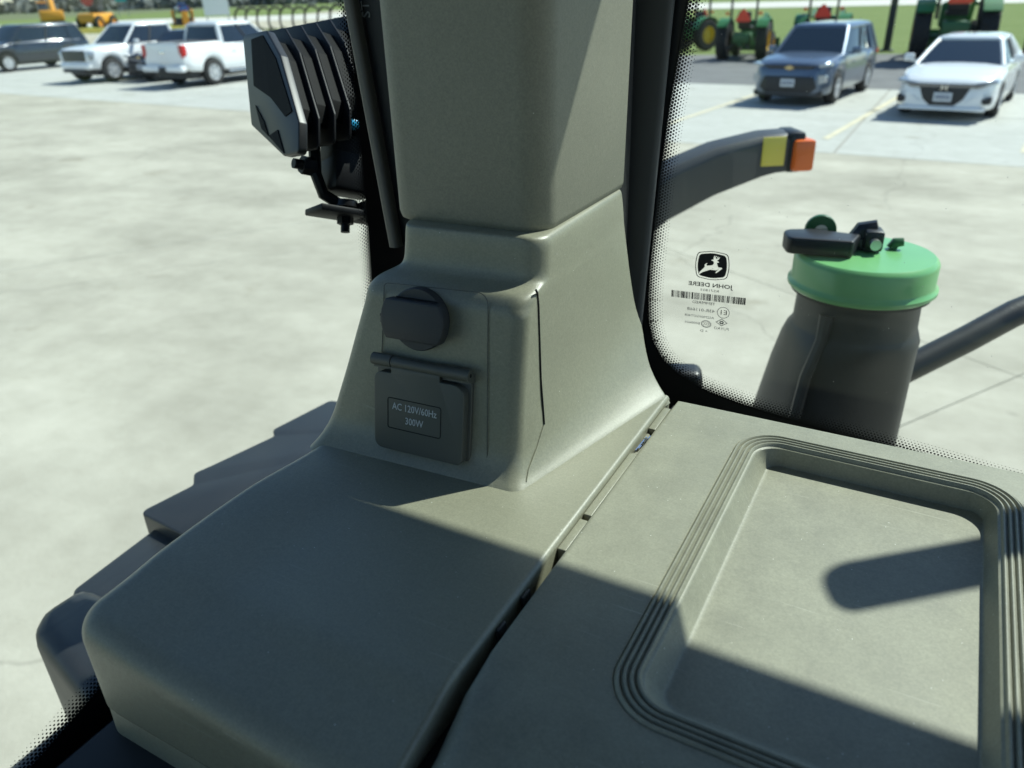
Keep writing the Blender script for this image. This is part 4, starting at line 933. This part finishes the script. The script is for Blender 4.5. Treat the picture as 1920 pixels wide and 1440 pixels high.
# flip cover of the AC outlet
oc = MB(); cvp = arc_poly([(-.1125, -.0115), (-.0255, -.0115), (-.0255, .0580), (-.0485, .0580), (-.0485, .0635), (-.0955, .0635), (-.0955, .0580), (-.1125, .0580)], [.008, .006, .010, .0008, .0008, .0008, .0008, .008], 5)
fp(oc, cvp, .0015, .0115); oc_o = oc.build('outlet_cover', M_COVER, pl, bevel=.0014)
b = MB(); fp(b, arc_poly([(-.1145, -.013), (-.0225, -.013), (-.0225, .064), (-.1145, .064)], .007, 5), -.002, .0035); b.build('outlet_base', M_COVER, pl, bevel=.001)
for u0, u1 in ((-.1150, -.0960), (-.0480, -.0215)):
    b = MB(); b.cyl(FO+PL+FU*u0+FV*.0675+FN*.0085, FO+PL+FU*u1+FV*.0675+FN*.0085, .0052, n=20); fp(b, [(u0, .060), (u1, .060), (u1, .0672), (u0, .0672)], 0, .008); b.build('hinge_knuckle', M_COVER, oc_o, angle=40)
b = MB(); b.cyl(FO+PL+FU*-.0955+FV*.0672+FN*.0083, FO+PL+FU*-.0485+FV*.0672+FN*.0083, .0047, n=20); fp(b, [(-.0955, .058), (-.0485, .058), (-.0485, .067), (-.0955, .067)], .001, .0112); b.build('hinge_bar', M_COVER, oc_o, angle=40)
b = MB(); b.cyl(FO+PL+FU*-.0218+FV*.0675+FN*.0085, FO+PL+FU*-.0212+FV*.0675+FN*.0085, .0016, n=10); b.build('hinge_pin', M_GAP, oc_o)
# recessed label
outline(arc_poly([(-.0985, .0090), (-.0465, .0090), (-.0465, .0362), (-.0985, .0362)], .002, 4), 'label_groove', M_GAP, .00045, .0115, oc_o)
def ftext(s, u, v, size, xs_):
    Mt = Matrix.Identity(4)
    for i, vv in enumerate((FU, FV, FN)):
        for j in range(3): Mt[j][i] = vv[j]
    p = FO + PL + FU*u + FV*v + FN*.0117
    for j in range(3): Mt[j][3] = p[j]
    text_obj('lettering', s, size, Mt, M_PRINT, oc_o, xs_, .00005, .0001)
ftext('AC 120V/60Hz', -.0722, .0291, .0088, .80)
ftext('300W', -.0722, .0178, .0088, .80)

# ================================================================== DASH, LEFT PANEL
def smooth01(t): t = max(0, min(1, t)); return t*t*(3-2*t)
def slope(y): return -.26*max(0, .268-y)*smooth01((.268-y)/.03) if y < .268 else 0
def sd_rr(px, py, x0, x1, y0, y1, rad):
    """inside distance to an axis box whose front-left corner is rounded"""
    d = min(px-x0, x1-px, py-y0, y1-py)
    if px < x0+rad and py < y0+rad: d = min(d, rad - hypot(px-x0-rad, py-y0-rad))
    return d
dl = thing('dash_side_panel', 'olive dash panel left of the long seam, running to the left window', 'dash panel', D(-.33, .4, 0))
DLp = -dl.location
def graded(a, b, fine, coarse, edge):
    xs_ = []; x = a
    while x < b - 1e-6:
        xs_.append(x); d = min(x-a, b-x); x += fine if d < edge else coarse
    xs_.append(b); return xs_
X0, X1, Y0, Y1, RC = -.4555, -.1965, .186, .662, .026
gx = graded(X0, X1, .0012, .008, .02); gy = graded(Y0, Y1, .0012, .008, .024); gy = sorted(set(gy + [.225+.004*k for k in range(20)]))
bm = bmesh.new(); grid = []
def edge_z(d, r): d = max(0, min(d, r)); return -(r - sqrt(max(0, r*r-(r-d)**2)))
for y in gy:
    row = []
    for x in gx:
        px, py = x, y
        if px < X0+RC and py < Y0+RC:
            v = Vector((px-X0-RC, py-Y0-RC))
            if v.length > RC: v = v.normalized()*RC; px, py = X0+RC+v.x, Y0+RC+v.y
        dleft = px-X0; dfront = py-Y0; dc = sd_rr(px, py, X0, 9, Y0, 9, RC)
        z = edge_z(dc, .011 + .006*smooth01((.32-py)/.1)) + edge_z(X1-px, .004) + slope(py)*(.25+.75*smooth01((px+.42)/.2)) + .007*smooth01((-.36-px)/.09)*smooth01((.44-py)/.10)
        row.append(bm.verts.new(D(px, py, z)+DLp))
    grid.append(row)
for a, c_ in zip(grid, grid[1:]):
    for i in range(len(a)-1):
        vs_ = [a[i], a[i+1], c_[i+1], c_[i]]
        try:
            if len({tuple(round(q, 6) for q in v.co) for v in vs_}) >= 3: bm.faces.new(vs_)
        except ValueError: pass
# skirts
def skirt(loop, zb):
    low = [bm.verts.new((v.co.x, v.co.y, D(0, 0, zb).z + DLp.z)) for v in loop]
    for i in range(len(loop)-1):
        try: bm.faces.new((loop[i], loop[i+1], low[i+1], low[i]))
        except ValueError: pass
loop = [r[0] for r in grid[::-1]] + grid[0][1:]
skirt(loop, -.0725); skirt([r[-1] for r in grid], -.03)
bmesh.ops.remove_doubles(bm, verts=bm.verts, dist=.00002)
mb = MB(); mb.bm.free(); mb.bm = bm
mb.build('top_panel', M_OLIVE, dl, angle=40)
# lower piece below the seam
b = MB(); rws = []
for zz, ins in ((-.0752, .006), (-.0762, .003), (-.079, .0018), (-.30, -.004)):
    rws.append([D(x, y, zz)+DLp for x, y in arc_poly([(X0+ins, .66), (X0+ins, Y0+ins), (X1-.002, Y0+ins), (X1-.002, .66)], [.001, RC-.005, .002, .001], 10)])
b.loft(rws); b.build('lower_panel', M_OLIVE, dl, angle=40)
b = MB(); b.loft([[D(x, y, zz)+DLp for x, y in arc_poly([(X0+.0022, .66), (X0+.0022, Y0+.0022), (X1-.004, Y0+.0022), (X1-.004, .66)], [.001, RC-.004, .002, .001], 10)] for zz in (-.0785, -.0715)]); b.build('panel_seam', M_GAP, dl)
# ledge along the seam (rear half), with notch and latch window
yl0, yl1 = .405, .645
for ya, yb in ((yl0, .4455), (.4520, .552), (.600, yl1)):
    b = MB(); b.prism([(-.1962, ya), (-.1893, ya), (-.1893, yb), (-.1962, yb)], DLp, (1, 0, 0), (0, 1, 0), (0, 0, 1), DZ-.03, DZ-.0045); b.build('seam_ledge', M_OLIVE, dl, bevel=.0008)
b = MB(); b.prism([(-.1962, .552), (-.1930, .556), (-.1905, .560), (-.1905, .592), (-.1930, .596), (-.1962, .600)], DLp, (1, 0, 0), (0, 1, 0), (0, 0, 1), DZ-.03, DZ-.0090); b.build('latch_pocket', M_OLIVE2, dl)
b = MB(); b.tube([D(-.1945, .562, -.0075)+DLp, D(-.1925, .575, -.005)+DLp, D(-.1935, .588, -.0075)+DLp], .0009, 6)
b.tube([D(-.1925, .565, -.0065)+DLp, D(-.1905, .590, -.0065)+DLp], .0008, 6)
for k in range(4): b.cyl(D(-.1945, .572+.0035*k, -.006)+DLp, D(-.1905, .572+.0035*k, -.005)+DLp, .0006, n=6)
b.build('latch_spring', M_CHROME, dl)
b = MB(); b.box(D(-.193, .42, -.036)+DLp, (.02, .56, .01)); b.build('seam_floor', M_GAP, dl)
for y_ in (.318, .352):
    b = MB(); b.box(D(-.1945, y_, -.014)+DLp, (.0025, .010, .02), bev=.0006); b.build('seam_clip', M_DARKTRIM, dl)
# interior side lining below the window
b = MB(); b.box(D(-.478, .30, -.235)+DLp, (.030, .9, .19), bev=.004); b.build('side_lining', M_BLACK, dl)
b = MB(); b.tube([D(-.474, .20, -.150)+DLp, D(-.476, .05, -.200)+DLp, D(-.476, -.2, -.28)+DLp], .012, 10); b.build('window_seal', mat('seal_blue_grey', (.06, .075, .09), .5), dl)
b = MB(); b.tube([D(-.462, .185, -.19)+DLp, D(-.464, .06, -.235)+DLp, D(-.466, -.1, -.29)+DLp], .009, 10); b.build('wiring_conduit', mat('seal_blue_grey', (.06, .075, .09), .5), dl)

# ================================================================== DASH, TRAY PANEL
dr = thing('dash_tray_panel', 'olive dash panel with a ribbed rectangular storage tray, right of the seam', 'dash panel', D(0, .45, 0))
DRp = -dr.location
TX0, TX1, TY0, TY1 = -.1155, .1035, .284, .6305
RX0, RX1, RY0, RY1 = -.1885, .62, .178, .660
N = 12
def tring(ins, r, ox=0, oy=0): return arc_poly([(TX0+ins, TY0+ins), (TX1-ins, TY0+ins), (TX1-ins, TY1-ins), (TX0+ins, TY1-ins)], max(.004, r), N)
def dens(pts):
    out = []
    for i in range(len(pts)):
        p, q = Vector(pts[i]), Vector(pts[(i+1) % len(pts)]); out.append(p)
        if (q-p).length > .05:
            for k in range(1, 14): out.append(p.lerp(q, k/14))
    return out
outer = dens(tring(0, .036))
cxy = Vector((-.006, .457))
def outpt(p):    # push to panel boundary along the ray from the tray centre
    d = p-cxy; ts = []
    if d.x > 1e-9: ts.append((RX1-cxy.x)/d.x)
    if d.x < -1e-9: ts.append((RX0-cxy.x)/d.x)
    if d.y > 1e-9: ts.append((RY1-cxy.y)/d.y)
    if d.y < -1e-9: ts.append((RY0-cxy.y)/d.y)
    return cxy + d*min(ts)
def pz(x, y):
    return edge_z(x-RX0, .004 + .018*smooth01((.30-y)/.08)) + edge_z(RY1-y, .006) + edge_z(y-RY0, .012) + slope(y)*smooth01((x+.0)/-.12 if x < 0 else 0)
rings = []
bpts = [outpt(p) for p in outer]
# add real corners
for cx_, cy_ in ((RX0, RY0), (RX1, RY0), (RX1, RY1), (RX0, RY1)):
    k = min(range(len(bpts)), key=lambda i: (bpts[i]-Vector((cx_, cy_))).length); bpts[k] = Vector((cx_, cy_))
for zz in (-.16, -.03): rings.append([D(p.x, p.y, zz)+DRp for p in bpts])
ts = [1, .998, .995, .99, .985, .978, .97, .96, .945, .93, .91, .88, .84, .78, .7, .6, .5, .4, .3, .2, .1, .03, 0]
for t in ts: 
    rr = []
    for p, q in zip(outer, bpts):
        a = p.lerp(q, t); rr.append(D(a.x, a.y, pz(a.x, a.y))+DRp)
    rings.append(rr)
b = MB(); b.loft(rings, False, False)
rings2 = []
# ribs: four ridges then the drop into the tray (inset from the outer line, height)
def rib(ins, z): rings2.append([D(p.x, p.y, z + slope(p.y)*0)+DRp for p in dens(tring(ins, .036-ins*.8))])
rings2.append(rings[-1])
rib(.0003, -.0003)
for k in range(4):
    o_ = .0006 + k*.0041
    for dx, zz in ((0, -.0012), (.0006, .0006), (.0014, .0016), (.0022, .0016), (.0030, .0006), (.0035, -.0012)): rib(o_+dx, zz)
rib(.0172, -.0016); rib(.0182, -.0022)
# floor ring separately shaped
def floor_ring(t, z, r):
    ins = .0182; a = (TX0+ins, TX1-ins, TY0+ins, TY1-ins); f = (-.0865, .0795, .317, .6105)
    q = [u*(1-t)+v*t for u, v in zip(a, f)]
    rings2.append([D(p.x, p.y, z)+DRp for p in dens(arc_poly([(q[0], q[2]), (q[1], q[2]), (q[1], q[3]), (q[0], q[3])], r, N))])
for t, z, r in ((.06, -.0036, .021), (.85, -.0172, .014), (.93, -.0182, .0125), (1.02, -.0186, .011), (1.25, -.0187, .009)): floor_ring(t, z, r)
n0 = len(rings2[0]); 
assert all(len(r) == n0 for r in rings2), [len(r) for r in rings2]
b.loft(rings2, False, False)
# floor sheet
fl = rings2[-1]; b.face(fl)
bmesh.ops.remove_doubles(b.bm, verts=b.bm.verts, dist=.00001)
top = b.build('tray_panel', M_TRAY, dr, angle=42)
# rubber strip between dash and windshield, and shadow box under the dash
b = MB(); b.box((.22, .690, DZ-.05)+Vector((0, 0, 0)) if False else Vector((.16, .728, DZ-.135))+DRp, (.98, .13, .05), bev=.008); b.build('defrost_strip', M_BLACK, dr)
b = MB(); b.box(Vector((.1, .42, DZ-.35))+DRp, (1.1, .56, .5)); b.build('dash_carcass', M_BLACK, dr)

# front lower bodywork and floor so light does not leak from below
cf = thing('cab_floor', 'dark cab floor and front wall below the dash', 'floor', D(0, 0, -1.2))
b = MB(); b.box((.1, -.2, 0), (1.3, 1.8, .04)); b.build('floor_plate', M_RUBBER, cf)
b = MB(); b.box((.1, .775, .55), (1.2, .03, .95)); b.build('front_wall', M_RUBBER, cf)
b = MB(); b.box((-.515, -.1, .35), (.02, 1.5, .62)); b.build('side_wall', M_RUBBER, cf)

# back of the cab behind the operator
cr_ = thing('cab_rear_frame', 'rear frame, window and walls of the cab behind the operator seat', 'cab frame', D(.1, -1.05, 0))
b = MB(); b.box((0, 0, -.45), (1.3, .05, 1.5), bev=.01); b.build('rear_wall', M_DARKTRIM, cr_)
for sx in (-.60, .64):
    b = MB(); b.box((sx, 0, .55), (.14, .12, .6), bev=.02); b.build('rear_post', M_DARKTRIM, cr_)
b = MB(); b.box((.66, .55, -.5), (.05, 1.0, 1.0), bev=.01); b.build('right_wall', M_DARKTRIM, cr_)
st = thing('operator_seat', 'dark fabric operator seat behind the camera', 'seat', D(.12, -.45, -.75))
M_SEAT = mat('seat_fabric', (.035, .036, .04), .9, bump=.3, bscale=300)
b = MB(); b.box((0, .05, -.02), (.52, .52, .14), bev=.05); b.build('seat_cushion', M_SEAT, st)
b = MB(); b.box((0, -.25, .40), (.50, .14, .80), Matrix.Rotation(radians(-8), 3, 'X'), bev=.05); b.build('backrest', M_SEAT, st)
b = MB(); b.box((0, .0, -.27), (.40, .40, .34), bev=.04); b.build('seat_base', M_DARKTRIM, st)

# dust specks on the windshield
b = MB(); rnd = random.Random(21)
for k in range(260):
    u, v = rnd.uniform(-.22, .35), rnd.uniform(-.02, .42); r_ = rnd.choice([.00018, .00022, .0003, .0004])
    b.bm.faces.new([b.bm.verts.new(WF(u+r_*cos(pi/3*k2), v+r_*sin(pi/3*k2), -.0008)) for k2 in range(6)])
tag(b.build('dust_specks', mat('dust', (.6, .6, .55), .9), ws, smooth=False), kind='stuff')
